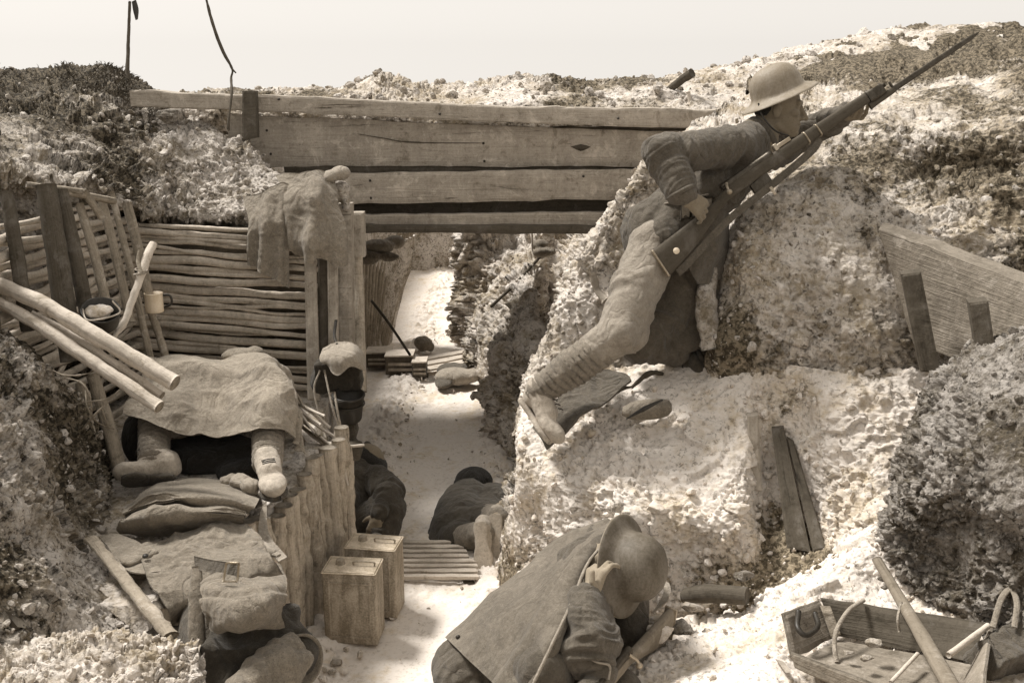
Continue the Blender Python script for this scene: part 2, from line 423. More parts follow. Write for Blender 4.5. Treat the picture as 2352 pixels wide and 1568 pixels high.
M = dict(
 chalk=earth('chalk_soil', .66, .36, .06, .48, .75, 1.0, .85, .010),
 pad=earth('trodden_chalk', .74, .52, .10, .44, .62, 1.0, .55, .007),
 floor=earth('trench_floor_chalk', .76, .62, .26, .42, .34, .9, .45, .005),
 mixed=earth('mixed_soil', .60, .24, .035, .49, .85, 1.0, .95, .014),
 darke=earth('dark_soil', .40, .12, .02, .50, .85, 1.0, 1.0, .016),
 rock=earth('chalk_stone', .72, .5, .2, .45, .3, 2.0, .6, .006),
 plank=wood('weathered_plank', .54, .24, .45, 1.0, .75, .8, .46),
 board=wood('stained_board', .36, .13, .6, .8, .8, 1.0, .46),
 darkwood=wood('dark_timber', .13, .055, .8, 1.0, .7),
 bark=wood('bark_log', .42, .15, .7, .5, .8, 1.0),
 rod=wood('bark_rod', .80, .30, .45, .35, .5, 1.0, .46),
 peeled=wood('peeled_pole', .74, .44, .35, .4, .45, .8),
 split=wood('split_log', .70, .20, .6, .7, .8, 1.0),
 stock=wood('rifle_wood', .115, .055, .8, 1.0, .4, .3),
 stockl=wood('pale_rifle_wood', .30, .16, .7, 1.0, .5, .3),  # paler copy of the rifle wood: light on the second stock put into colour
 tunic=cloth('khaki_serge', .165, .075, .7),
 tunicd=cloth('dark_serge', .085, .035, .8),
 trdusty=cloth('chalky_trousers', .42, .23, .5, .6, 420, .4),
 puttee=cloth('puttee_cloth', .36, .14, .6, .5, 420, .5, 1.0, .2),
 cape=cloth('rubber_groundsheet', .23, .10, .65, .35, 420, .5),
 tarp=cloth('canvas_sheet', .46, .17, .6, .45),
 sack=cloth('hessian_sack', .36, .16, .65, .8, 300, .6),
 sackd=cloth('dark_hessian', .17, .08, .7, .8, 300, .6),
 canvas=cloth('pale_canvas', .46, .30, .5, .6),
 web=cloth('webbing', .40, .26, .55, .6),
 rope=cloth('hemp_rope', .50, .32, .5, .9, 300),
 skin=cloth('skin', .24, .19, .9, .12, 500, .1, 1.0, 0),
 skinl=cloth('weathered_skin', .34, .25, .8, .12, 500, .1, 1.0, 0),
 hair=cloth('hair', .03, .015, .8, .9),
 boot=cloth('chalky_leather', .66, .34, .45, .5, 420, .5, 1.0, .5),
 bootd=cloth('dark_leather', .10, .05, .8, .5),
 leather=metal('black_leather', .045, .02, .45, 0, .4),
 helmet=metal('helmet_paint', .30, .22, .62, .0, .35),
 helmetd=metal('dark_helmet_paint', .17, .10, .6, .0, .35),
 gun=metal('gun_metal', .10, .05, .4, .7, .5),
 steel=metal('bright_steel', .5, .32, .35, .5),
 tin=metal('petrol_tin', .46, .20, .7, .0),
 tint=metal('petrol_tin_lit', .68, .42, .5, .15),  # lighter copy of the tin: light on lid and seams put into colour
 enamel=metal('white_enamel', .85, .75, .35, 0, .5),
 iron=metal('dark_iron', .06, .03, .5, .4),
 grass=cloth('dry_grass', .16, .07, .8, .3),
)
BLACK = M['darkwood']

# ================================================================== TERRAIN
def sm(a, b, x): t = np.clip((x-a)/(b-a), 0, 1); return t*t*(3-2*t)
def patch(name, rows, mat, nu, nv, big=.05, mid=.022, fine=.008, cs=.09, seed=0, soil=None, amp_fn=None):
    g = np.array([[P(*p) for p in r] for r in rows])
    g = cr(g, nu); g = cr(g.transpose(1, 0, 2), nv).transpose(1, 0, 2)
    n = gnormals(g)
    if n[..., 1].mean() > 0 and n[..., 2].mean() < 0: n = -n
    tow = np.array((0, 0, H))-g
    if (n*tow).sum(-1).mean() < 0: n = -n
    q = g.reshape(-1, 3)
    dsp = big*fbm(q*2.3, 3, seed)+big*.5*fbm(q*6, 3, seed+3)
    gate = np.clip(.45+2.6*fbm(q*2.6, 3, seed+8), 0, 1)
    g2 = np.clip(.5+1.6*fbm(q*1.7+5, 3, seed+9), 0, 1)
    dsp = dsp+mid*1.5*g2*clod(q, cs*2.7, seed+25)-mid*1.6*g2*np.clip(fbm(q*6.5, 3, seed+30)*2.2-.25, 0, 1)
    dsp = dsp+mid*(.12+1.05*gate)*clod(q, cs, seed+20)+fine*1.2*clod(q, cs*.42, seed+40)*(.25+gate*.9)+fine*.7*fbm(q*70, 2, seed+60)
    if amp_fn is not None: dsp = dsp*amp_fn(g).reshape(-1)
    v = q+n.reshape(-1, 3)*dsp[:, None]
    f = gridfaces(nu, nv)
    fn = np.cross(g[1, 0]-g[0, 0], g[0, 1]-g[0, 0])
    c0 = (np.cross(np.gradient(g, axis=0), np.gradient(g, axis=1))*tow).sum(-1).mean()
    if c0 < 0: f = f[:, ::-1]
    o = mk(name, v, np.ascontiguousarray(f), mat, None, None, True)
    if soil is not None:
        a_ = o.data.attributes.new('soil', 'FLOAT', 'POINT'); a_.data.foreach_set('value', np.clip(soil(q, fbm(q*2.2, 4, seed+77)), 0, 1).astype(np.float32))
    tag(o, kind='structure')
    PATCH[name if name not in PATCH else o.name] = (v.reshape(nu, nv, 3), n)
    return o
PATCH = {}

# right hand bank under and beyond the sentry
R = [  # one list per column, top to bottom
 [(1760,330,6.4),(1570,400,5.9),(1470,520,5.7),(1400,640,5.6),(1340,760,5.5),(1290,900,5.3),(1250,1050,5.2)],
 [(1700,262,5.6),(1500,355,4.98),(1400,470,4.85),(1325,575,4.8),(1275,700,4.72),(1210,850,4.62),(1170,1000,4.6)],
 [(1750,175,6.6),(1620,330,4.95),(1500,470,4.75),(1430,580,4.68),(1390,700,4.6),(1340,830,4.55),(1300,980,4.5)],
 [(1850,118,7.2),(1800,280,5.1),(1680,450,4.72),(1600,580,4.6),(1540,700,4.55),(1480,830,4.5),(1430,980,4.5)],
 [(1900,95,7.4),(1850,300,5.0),(1740,450,4.62),(1655,580,4.52),(1625,700,4.5),(1600,840,4.45),(1570,980,4.45)],
 [(1990,75,7.6),(1960,260,5.0),(1850,400,4.5),(1740,500,4.22),(1690,600,4.14),(1672,750,4.12),(1640,930,4.25)],
 [(2130,65,7.6),(2100,250,4.9),(2050,400,4.45),(1960,530,4.17),(1880,650,4.05),(1840,780,4.03),(1800,930,4.1)],
 [(2300,70,7.2),(2280,240,4.7),(2240,400,4.35),(2160,510,4.12),(2060,650,4.02),(2020,780,3.97),(1980,930,4.0)],
 [(2500,60,6.8),(2480,240,4.5),(2440,400,4.15),(2400,520,4.05),(2330,680,4.0),(2300,800,4.0),(2250,930,4.0)],
 [(2800,40,6.8),(2750,240,4.3),(2700,400,4.0),(2650,560,3.9),(2600,700,3.9),(2550,820,3.9),(2500,930,3.9)],
]
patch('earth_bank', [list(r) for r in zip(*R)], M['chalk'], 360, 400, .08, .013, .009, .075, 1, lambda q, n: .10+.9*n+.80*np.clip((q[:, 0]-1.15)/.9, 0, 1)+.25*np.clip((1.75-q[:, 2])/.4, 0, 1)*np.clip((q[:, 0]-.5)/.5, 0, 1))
# colour of that bank darkens to the far right: painted vignetting over soil blotches
L = [
 [(1250,860,5.2),(1250,940,5.1),(1250,1000,5.0),(1250,1080,4.95),(1250,1150,4.95),(1230,1220,4.95),(1210,1330,5.1),(1190,1420,5.1)],
 [(1200,860,4.6),(1190,930,4.5),(1187,1000,4.38),(1192,1080,4.35),(1182,1150,4.42),(1165,1220,4.62),(1152,1310,4.9),(1140,1400,4.85)],
 [(1290,850,4.5),(1270,920,4.4),(1262,1000,4.27),(1258,1075,4.17),(1255,1140,4.17),(1245,1230,4.25),(1230,1330,4.35),(1205,1450,4.45)],
 [(1400,840,4.45),(1390,910,4.32),(1385,1000,4.17),(1388,1090,4.0),(1392,1170,3.92),(1390,1260,3.94),(1385,1360,3.96),(1385,1480,4.0)],
 [(1560,830,4.4),(1560,910,4.22),(1560,1000,4.08),(1560,1100,3.93),(1560,1190,3.82),(1560,1270,3.84),(1560,1370,3.84),(1560,1480,3.85)],
 [(1680,820,4.22),(1700,900,4.12),(1705,980,4.02),(1706,1080,3.88),(1706,1180,3.76),(1704,1270,3.76),(1704,1360,3.72),(1695,1450,3.72)],
 [(1735,830,4.15),(1745,900,4.12),(1748,960,4.1),(1755,1070,4.06),(1765,1170,3.98),(1775,1250,3.85),(1775,1330,3.70),(1760,1420,3.68)],
 [(1830,840,4.05),(1835,900,4.03),(1838,960,4.03),(1850,1060,3.98),(1872,1160,3.86),(1885,1240,3.74),(1870,1310,3.62),(1840,1400,3.6)],
 [(1900,850,4.0),(1905,930,3.92),(1920,1010,3.85),(1940,1100,3.76),(1955,1180,3.67),(1960,1250,3.6),(1945,1310,3.53),(1910,1400,3.5)],
 [(2050,850,3.98),(2060,940,3.85),(2070,1020,3.78),(2070,1100,3.70),(2060,1180,3.6),(2050,1250,3.5),(2035,1320,3.45),(2010,1400,3.4)],
 [(2300,850,4.0),(2300,950,3.9),(2280,1050,3.85),(2260,1150,3.8),(2240,1250,3.7),(2220,1320,3.6),(2200,1380,3.5),(2180,1450,3.4)],
]
patch('earth_ledge', [list(r) for r in zip(*L)], M['pad'], 330, 380, .035, .011, .006, .06, 5, lambda q, n: .02+.8*n+.55*np.clip((.78-q[:, 2])/.2, 0, 1)+.62*sm(.90, .95, q[:, 0])*(1-sm(1.10, 1.2, q[:, 0]))*(1-sm(1.12, 1.22, q[:, 2])))  # topsoil blotches, plus shade of the recess and front face put into colour
S = [
 [(1250,1480,3.9),(1380,1450,3.82),(1560,1425,3.74),(1750,1378,3.68),(1900,1270,3.66),(2030,1180,3.64),(2200,1200,3.6),(2500,1200,3.5)],
 [(1250,1560,3.6),(1400,1510,3.52),(1560,1475,3.5),(1760,1400,3.50),(1910,1300,3.50),(2040,1235,3.50),(2200,1290,3.46),(2500,1300,3.3)],
 [(1250,1640,3.3),(1400,1570,3.25),(1560,1545,3.2),(1740,1485,3.20),(1900,1425,3.34),(2060,1385,3.36),(2200,1400,3.28),(2500,1400,3.1)],
 [(1250,1720,3.05),(1400,1660,3.0),(1560,1645,2.95),(1740,1600,2.92),(1900,1560,3.08),(2060,1540,3.06),(2200,1540,3.0),(2500,1540,2.85)],
 [(1250,1900,2.8),(1400,1850,2.7),(1560,1850,2.6),(1740,1850,2.5),(1920,1850,2.6),(2060,1850,2.6),(2200,1850,2.5),(2500,1850,2.4)],
]
patch('earth_slope', S, M['pad'], 200, 330, .022, .010, .006, .06, 9)
N = [
 [(2230,930,4.1),(2290,880,4.0),(2400,820,3.8),(2520,760,3.6),(2700,700,3.4)],
 [(2140,885,3.72),(2220,822,3.5),(2350,755,3.25),(2480,705,3.0),(2650,650,2.8)],
 [(2100,1000,3.58),(2220,950,3.25),(2360,900,3.0),(2500,860,2.85),(2680,820,2.7)],
 [(2045,1150,3.48),(2170,1120,3.2),(2350,1080,2.93),(2520,1060,2.75),(2700,1040,2.6)],
 [(2030,1255,3.46),(2160,1270,3.28),(2350,1290,3.02),(2530,1290,2.8),(2720,1290,2.6)],
 [(2075,1340,3.42),(2200,1395,3.24),(2350,1440,3.0),(2540,1470,2.75),(2740,1480,2.5)],
 [(2090,1420,3.45),(2220,1500,3.3),(2350,1560,3.1),(2540,1600,2.85),(2740,1650,2.6)],
]
N = [[(r[0][0]+70, r[0][1]+10, r[0][2]+.45)]+r for r in N]
patch('earth_face', N, M['darke'], 340, 300, .07, .014, .009, .055, 13, lambda q, n: .08+1.4*n)
# traverse block on the far side of the ledge
T = [
 [(1150,470,10),(1140,600,10),(1135,700,9.9),(1150,800,9.4),(1180,900,8.5),(1210,1000,7.8),(1220,1100,7),(1215,1300,6)],
 [(1068,470,8.8),(1056,580,8.9),(1046,680,9.2),(1052,756,9.6),(1092,868,8.1),(1128,960,7.2),(1162,1090,6.15),(1158,1300,5.05)],
 [(1112,490,8.7),(1104,580,8.6),(1096,680,8.5),(1106,770,8.0),(1140,870,7.2),(1162,960,6.6),(1188,1090,5.85),(1185,1300,4.95)],
 [(1175,500,8.9),(1172,580,8.5),(1162,680,7.9),(1162,770,7.3),(1182,870,6.7),(1204,960,6.2),(1222,1090,5.6),(1225,1300,4.9)],
 [(1240,500,8.9),(1238,580,8.3),(1220,670,7.5),(1215,770,7.0),(1232,870,6.4),(1250,960,6.0),(1262,1090,5.5),(1260,1300,4.9)],
 [(1290,500,9.2),(1275,600,8.6),(1262,700,7.9),(1265,790,7.3),(1285,870,6.9),(1300,960,6.4),(1310,1090,6),(1310,1300,5.4)],
 [(1420,500,8.0),(1420,600,7.6),(1400,700,7.2),(1400,790,6.9),(1400,870,6.7),(1400,960,6.3),(1400,1090,6),(1400,1300,5.4)],
]
patch('earth_traverse', [list(r) for r in zip(*T)], M['chalk'], 320, 240, .09, .035, .015, .09, 17, lambda q, n: .10+.9*n)
# mound on the upper left
ML = [
 [(-260,230,9),(-60,215,9),(100,200,9),(230,200,8.8),(330,225,8.4),(450,320,7.2),(560,380,6.7),(665,450,6.3)],
 [(-260,200,7),(-60,178,7.2),(100,160,7.4),(240,158,7.4),(345,212,7),(450,268,6.35),(560,330,6.02),(650,405,5.85)],
 [(-260,270,5.8),(-60,258,5.9),(100,250,6.1),(230,262,6.15),(335,305,6.05),(435,352,5.95),(545,410,5.82),(650,460,5.7)],
 [(-260,340,4.9),(-60,332,5.0),(80,332,5.2),(210,352,5.5),(320,392,5.7),(422,432,5.74),(532,462,5.68),(660,492,5.58)],
 [(-260,400,4.3),(-60,402,4.4),(60,412,4.5),(180,425,4.8),(300,470,5.3),(420,496,5.58),(540,500,5.56),(700,508,5.5)],
 [(-260,460,4.35),(-60,462,4.5),(60,475,4.65),(190,500,5.0),(312,560,5.7),(420,550,5.85),(540,550,5.85),(720,550,5.75)],
 [(-260,1000,4.4),(-60,1000,4.55),(60,1000,4.75),(190,1000,5.1),(330,950,5.8),(420,950,5.95),(540,950,5.95),(740,950,5.85)],
]
patch('earth_mound', ML, M['mixed'], 380, 360, .07, .028, .014, .07, 23, lambda q, n: .02+1.0*n+.62*np.clip((-1.7-q[:, 0])/.5, 0, 1)+.7*sm(6.3, 6.7, q[:, 1])*sm(2.12, 2.2, q[:, 2]))
NL = [
 [(-250,700,4.8),(-80,760,4.7),(60,850,4.7),(150,930,4.7),(230,1010,4.7),(300,1100,4.7)],
 [(-250,650,4.0),(-80,700,4.0),(20,765,4.02),(110,850,4.1),(195,940,4.28),(240,1040,4.4)],
 [(-250,850,3.5),(-80,870,3.5),(30,905,3.65),(120,980,3.85),(198,1060,4.12),(250,1110,4.3)],
 [(-250,1050,3.1),(-80,1050,3.2),(40,1080,3.4),(140,1120,3.68),(218,1165,4.0),(255,1190,4.1)],
 [(-250,1250,2.9),(-80,1250,3.0),(50,1260,3.15),(150,1265,3.45),(208,1260,3.8),(262,1290,3.75)],
 [(-250,1400,2.75),(-80,1400,2.85),(60,1400,3.0),(170,1410,3.2),(270,1420,3.4),(330,1460,3.5)],
 [(-250,1600,2.6),(-80,1600,2.7),(60,1600,2.85),(170,1620,3.0),(270,1650,3.1),(350,1650,3.2)],
]
patch('earth_face', NL, M['mixed'], 340, 260, .07, .016, .010, .055, 29, lambda q, n: .46+1.0*n)  # topsoil blotches over a base darkened by painted vignetting
NF = [
 [(-250,1560,3.3),(-100,1530,3.3),(100,1520,3.3),(250,1510,3.3),(380,1520,3.3),(440,1560,3.3)],
 [(-250,1500,2.95),(-100,1480,2.92),(100,1470,2.95),(240,1455,3.0),(380,1466,3.02),(468,1492,3.02)],
 [(-250,1560,2.65),(-100,1550,2.7),(100,1545,2.75),(250,1540,2.8),(380,1540,2.86),(482,1560,2.92)],
 [(-250,1720,2.45),(-100,1700,2.5),(100,1700,2.55),(250,1700,2.6),(380,1700,2.7),(485,1700,2.85)],
]
patch('earth_heap', NF, M['chalk'], 200, 300, .04, .020, .011, .05, 31)

crest = [(380,222),(500,206),(640,204),(783,207),(825,192),(880,175),(930,186),(1000,198),(1100,188),(1190,175),(1260,183),(1340,192),(1430,178),(1510,178),(1600,162),(1700,142),(1820,114),(1950,84),(2100,70),(2300,66)]
PR = [[(x, y+100, 7.7) for x, y in crest], [(x, y+14, 7.35) for x, y in crest], [(x, y, 7.1) for x, y in crest], [(x, y*.5+118, 6.7) for x, y in crest], [(x, 262-(2100-x)*.01, 6.42) for x, y in crest], [(x, 300, 6.4) for x, y in crest]]
patch('earth_parapet', PR, M['chalk'], 150, 620, .05, .014, .009, .08, 37, lambda q, n: .2+1.1*n)

# trench floor, shelf and the land around as height fields
def hfield(name, xs, ys, zf, mat):
    X, Y = np.meshgrid(xs, ys, indexing='ij'); v = np.stack([X, Y, zf(X, Y)], -1).reshape(-1, 3)
    return tag(mk(name, v, gridfaces(len(xs), len(ys)), mat), kind='structure')
def sm(a, b, x): t = np.clip((x-a)/(b-a), 0, 1); return t*t*(3-2*t)
def zfloor(X, Y):
    q = np.stack([X.ravel(), Y.ravel(), X.ravel()*0], 1)
    r = .018*fbm(q*1.8, 4, 71)+.006*clod(q, .06, 72)*np.clip(.3+fbm(q*2, 2, 75)*2, 0, 1)
    e = sm(.22, .02, np.abs(q[:, 0]+.86+.10*fbm(q*1.5, 2, 77)))+sm(.28, .02, np.abs(q[:, 0]+.02+.12*fbm(q*1.5, 2, 78)))     # earth spilt along the sides
    r = r+e*(.03+.03*fbm(q*4, 3, 79)+.02*clod(q, .05, 76))+.010*np.clip(fbm(q*V(7, 5, 1), 2, 74)*2-.5, -1, 0)
    return r.reshape(X.shape)-.01
hfield('trench_floor', np.linspace(-1.9, 1.6, 300), np.linspace(2.2, 13.2, 760), zfloor, M['floor'])
def zshelf(X, Y):
    q = np.stack([X.ravel(), Y.ravel(), X.ravel()*0], 1)
    return (.655+.02*fbm(q*2.5, 3, 81)+.008*clod(q, .06, 82)).reshape(X.shape)
X, Y = np.meshgrid(np.linspace(-2.35, 0, 200), np.linspace(3.05, 5.9, 330), indexing='ij')
E = -.93+(np.clip(Y, 2.6, 4.45)-4.0)*.283-.16*sm(4.55, 4.8, Y)                      # the shelf edge runs slightly outwards
X2 = -2.35+(X+2.35)/2.35*(E+2.35)
v = np.stack([X2, Y, zshelf(X2, Y)], -1); v[-3:, :, 2] = -.05; v[:, :3, 2] = -.05
tag(mk('earth_shelf', v.reshape(-1, 3), gridfaces(200, 330), M['chalk']), kind='structure')

def zland(X, Y):
    q = np.stack([X.ravel(), Y.ravel(), X.ravel()*0], 1)
    near = np.exp(-((q[:, 0]/14)**2+((q[:, 1]-8)/14)**2))
    n = (.05+.10*near)*fbm(q*.9, 4, 91)+near*(.05*fbm(q*3.5, 3, 92)+.035*clod(q, .16, 93)*sm(-.2, .4, fbm(q*1.3, 2, 94)))
    n = n.reshape(X.shape)
    R_ = np.hypot(X, Y-4); z = 2.12+n-.07*np.maximum(0, R_-6.5)-.25*sm(5, 7, R_)
    # fighting pit round the camera and corridor beyond the bridge
    pit = sm(-3.3, -2.5, X)*(1-sm(1.9, 3.3, X))*(1-sm(6.55, 6.8, Y))*sm(-1.5, -.5, Y)
    cor = sm(-2.0, -1.55, X)*(1-sm(-.50, -.1, X))*(1-sm(12.6, 13.1, Y))*sm(5, 5.5, Y)
    cor = np.maximum(cor, sm(-.9, -.6, X)*(1-sm(.75, 1.0, X))*(1-sm(8.3, 9.6, Y))*sm(5, 5.5, Y))
    cut = np.maximum(pit, cor)
    return z*(1-cut)-.35*cut
xs = np.concatenate([-np.geomspace(400, 5, 40), np.linspace(-4.9, 4.9, 330), np.geomspace(5, 400, 40)])
ys = np.concatenate([np.linspace(-60, -2, 12), np.linspace(-1.6, 6.4, 90), np.linspace(6.45, 13.4, 240), np.geomspace(13.6, 900, 60)])
hfield('ground', xs, ys, zland, M['mixed'])

def scatter(name, pname, n, smin, smax, mat, seed, umin=0.08, umax=.95, vmin=.05, vmax=.95, sub=2, power=5.0):
    """loose lumps lying on a patch: one uncountable mass"""
    rng = np.random.default_rng(seed); g, nn = PATCH[pname]; nu, nv = g.shape[:2]
    bv, bf = ico(sub); bf = np.array(bf); VV, FF = [], []
    for k in range(n):
        i = int(rng.uniform(umin, umax)*(nu-1)); j = int(rng.uniform(vmin, vmax)*(nv-1))
        s = smin+(smax-smin)*rng.random()**power
        o = rng.normal(size=3); R_ = np.linalg.qr(rng.normal(size=(3, 3)))[0]
        sc = s*rng.uniform(.38, 1.2, 3)
        pl = rng.normal(size=(7, 3)); pl /= np.linalg.norm(pl, axis=1, keepdims=True)
        d = np.minimum(1.15, (rng.uniform(.55, .95, 7)/np.maximum(.18, bv@pl.T)).min(1))*(1+.12*vnoise(bv*3+o*5, seed))
        VV.append((bv*d[:, None]*sc)@R_+g[i, j]+nn[i, j]*s*.25); FF.append(bf+k*len(bv))
    o = mk(name, np.concatenate(VV), np.concatenate(FF), mat, None, None, False)
    return tag(o, kind='stuff')
for k, (pn, n, a, b, m, s) in enumerate([('earth_bank', 1900, .003, .022, 'mixed', 1), ('earth_ledge', 900, .004, .022, 'pad', 2), ('earth_slope', 700, .003, .014, 'pad', 3),
        ('earth_face', 1000, .004, .018, 'darke', 4), ('earth_traverse', 1500, .006, .032, 'mixed', 5), ('earth_mound', 2600, .004, .026, 'mixed', 6),
        ('earth_face.001', 1100, .004, .02, 'mixed', 7), ('earth_heap', 900, .004, .020, 'chalk', 8), ('earth_parapet', 1500, .006, .04, 'mixed', 9)]):
    o = scatter('soil_clods', pn, n, a, b, M[m], 100+k)
    o['label'] = ['loose pale clods strewn over the right bank', 'crumbs of chalk on the trodden ledge', 'fine crumbs on the pale slope by the crate', 'dark clods on the near right earth face',
                  'clods on the traverse wall past the bridge', 'coarse clods heaped on the upper left mound', 'clods on the near left earth face', 'pale clods on the heap in the lower left corner', 'dark crumbs and clods along the parapet behind the footbridge'][k]
    o['category'] = 'soil clods'
rng = np.random.default_rng(77); bv, bf = ico(2); bf = np.array(bf); VV, FF = [], []
for k in range(900):
    y = rng.uniform(3.6, 9.5); side = rng.random()
    x = (-.84+abs(rng.normal())*.09) if side < .45 else ((-.05-abs(rng.normal())*.10) if side < .85 else rng.uniform(-.85, 0))
    if 4.0 < y < 4.7 and x < -.45 and side > .3: continue
    sz = .003+.016*rng.random()**4*(1 if side < .85 else .5)
    pl = rng.normal(size=(7, 3)); pl /= np.linalg.norm(pl, axis=1, keepdims=True)
    d = np.minimum(1.15, (rng.uniform(.55, .95, 7)/np.maximum(.18, bv@pl.T)).min(1))
    VV.append((bv*d[:, None]*sz*rng.uniform(.5, 1.2, 3))@np.linalg.qr(rng.normal(size=(3, 3)))[0]+V(x, y, sz*.3+.004)); FF.append(bf+k*0+len(VV)*len(bv)-len(bv))
o = mk('floor_rubble', np.concatenate(VV), np.concatenate(FF), M['chalk'], None, None, False)
tag(o, 'crumbs of chalk strewn along the edges of the trench floor', 'rubble', kind='stuff')
# ================================================================== OBJECTS
def sheet(name, rows, mat, parent=None, nu=60, nv=60, thick=.004, wr=.006, fa=14, seed=0, fn=None, drape=None):
    g = np.array([[(P(*p) if p[2] > 1.3 else Z(*p)) for p in r] for r in rows]); g = cr(g, nu); g = cr(g.transpose(1, 0, 2), nv).transpose(1, 0, 2)
    n = gnormals(g); tow = np.array((0, 0, H))-g
    if (n*tow).sum(-1).mean() < 0: n = -n
    q = g.reshape(-1, 3); nn = n.reshape(-1, 3)
    U, W = np.meshgrid(np.linspace(0, 1, nu), np.linspace(0, 1, nv), indexing='ij'); uu, ww = U.ravel(), W.ravel()
    d = wr*(fbm(q*fa*.5, 3, seed)*1.2+(1-2*np.abs(vnoise(q*fa*V(1, .6, .45), seed+2)))*.9+.35*(1-2*np.abs(vnoise(q*fa*2.3, seed+4))))
    if fn is not None: d = d+fn(uu, ww)
    v = q+nn*d[:, None]
    f = gridfaces(nu, nv); N = nu*nv
    c0 = (np.cross(np.gradient(g, axis=0), np.gradient(g, axis=1))*tow).sum(-1).mean()
    if c0 < 0: f = f[:, ::-1]
    ring = [i*nv for i in range(nu)]+[(nu-1)*nv+j for j in range(1, nv)]+[i*nv+nv-1 for i in range(nu-2, -1, -1)]+[j for j in range(nv-2, 0, -1)]
    rf = np.array([(a, b, b+N, a+N) for a, b in zip(ring, ring[1:]+ring[:1])])
    F = np.concatenate([f, f[:, ::-1]+N, rf])
    return mk(name, np.concatenate([v, v-nn*thick]), F, mat, parent)
def rod(name, pts, r, mat, parent=None, n=10, seg=16, rough=.002, freq=40, seed=0, flat=1.0, loc=None):
    m = MB().add(*tube(pts, r, n, seg, rough, freq, seed, flat)); return m.build(name, mat, parent, True, loc)
def camdir(p): return nrm(np.array((0, 0, H))-np.asarray(p))
def ringtube(c, ax, bx, r, n=24): 
    t = np.linspace(0, 2*math.pi, n); return [np.asarray(c)+np.cos(k)*ax+np.sin(k)*bx for k in t]

# ---------------------------------------------------------------- footbridge
br = empty('footbridge', P(1000, 530, 6.3), 'timber footbridge of wide weathered planks spanning the trench', 'bridge')
BD = 6.15
def pb(x, y, d=BD): return P(x, y, d)
back = V(0, 1, 0)
def plank(name, A, B, C, D, th, seed, mat='plank', parent=br, n=70, m=8, rough=.004, wear=.004):
    v, f, uv = board(A, B, C, D, back*th, n, m, rough, seed, 14, wear)
    return MB().add(v, f, uv).build(name, M[mat], parent, False)
def sagged(name, top, bot, th, seed, mat='plank', dd=BD):
    """plank whose edges follow the polylines top and bottom (px)"""
    n = 90; x = np.linspace(0, 1, n)
    tx = np.array(top); bx = np.array(bot)
    T_ = np.stack([P(np.interp(k, np.linspace(0, 1, len(tx)), tx[:, 0]), np.interp(k, np.linspace(0, 1, len(tx)), tx[:, 1]), dd) for k in x])
    B_ = np.stack([P(np.interp(k, np.linspace(0, 1, len(bx)), bx[:, 0]), np.interp(k, np.linspace(0, 1, len(bx)), bx[:, 1]), dd) for k in x])
    B_[:, 1] = T_[:, 1]   # plumb face
    m = 9; v = np.linspace(0, 1, m)[None, :, None]
    g = T_[:, None]*(1-v)+B_[:, None]*v
    q = g.reshape(-1, 3)
    e = np.zeros((n, m)); e[:, 0] = 1; e[:, -1] = -1
    q = q+V(0, 1, 0)*(.005*fbm(q*12, 3, seed))[:, None]-V(0, 0, 1)*(e.ravel()*.006*(.6+fbm(q*7, 3, seed+4)*2))[:, None]
    rim = np.zeros((n, m)); rim[:, 0] = rim[:, -1] = rim[0] = rim[-1] = 1
    f0 = q+V(0, 1, 0)*(rim.ravel()*.005)[:, None]; b0 = q+V(0, th, 0); N = n*m
    ff = gridfaces(n, m); ring = [i*m for i in range(n)]+[(n-1)*m+j for j in range(1, m)]+[i*m+m-1 for i in range(n-2, -1, -1)]+[j for j in range(m-2, 0, -1)]
    fs = [tuple(a[::-1]) for a in ff]+[tuple(a+N) for a in ff]+[(a, b, b+N, a+N) for a, b in zip(ring, ring[1:]+ring[:1])]
    L = g[..., 0]+seed*3.1; uv = np.stack([L, -g[..., 2]], -1).reshape(-1, 2)
    o = MB().add(np.concatenate([f0, b0]), fs, np.concatenate([uv, uv+V(0, .2)])).build(name, M[mat], br, False)
    return o
sagged('top_beam', [(296,205),(560,217),(783,226),(1180,244),(1567,250),(1740,252)], [(296,248),(560,257),(783,266),(1180,285),(1567,296),(1740,300)], .16, 1, dd=BD-.06)
sagged('plank', [(520,262),(783,272),(1180,290),(1567,300),(1740,300)], [(520,392),(783,385),(1180,387),(1567,384),(1740,384)], .05, 2, dd=BD+.05)
sagged('plank', [(600,399),(811,398),(1180,391),(1567,387),(1740,387)], [(600,480),(811,472),(1180,466),(1567,460),(1740,458)], .05, 3, dd=BD+.0)
sagged('plank', [(800,493),(1180,489),(1567,484),(1740,482)], [(800,527),(1180,526),(1567,526),(1740,526)], .06, 4, dd=BD+.04)
# dark deck boards behind the face
for k in range(6):
    y0 = BD*CT+.15+k*.16
    z1 = P(1000, 515, BD)[2]
    A, B = V(-1.35, y0, z1), V(1.3, y0, z1-.01)
    v, f, uv = board(A, B, B-V(0, 0, .05), A-V(0, 0, .05), V(0, .15, 0), 30, 3, .003, 40+k); MB().add(v, f, uv).build('deck_board', M['darkwood'], br, False)
zt = P(1000, 300, BD)[2]; zb = P(1000, 520, BD)[2]
v, f, uv = board(V(-1.4, 6.35, zt+.02), V(1.4, 6.35, zt+.02), V(1.4, 6.35, zb), V(-1.4, 6.35, zb), V(0, .05, 0), 40, 6, .004, 61); MB().add(v, f, uv).build('gap_shade_board', M['darkwood'], br, False)  # dark board added so the shaded gap between the planks stays black
o = plank('cleat', P(556,208,BD-.14), P(586,208,BD-.14), P(590,318,BD-.14), P(556,325,BD-.14), .07, 8, 'darkwood', br, 10, 20, .006)
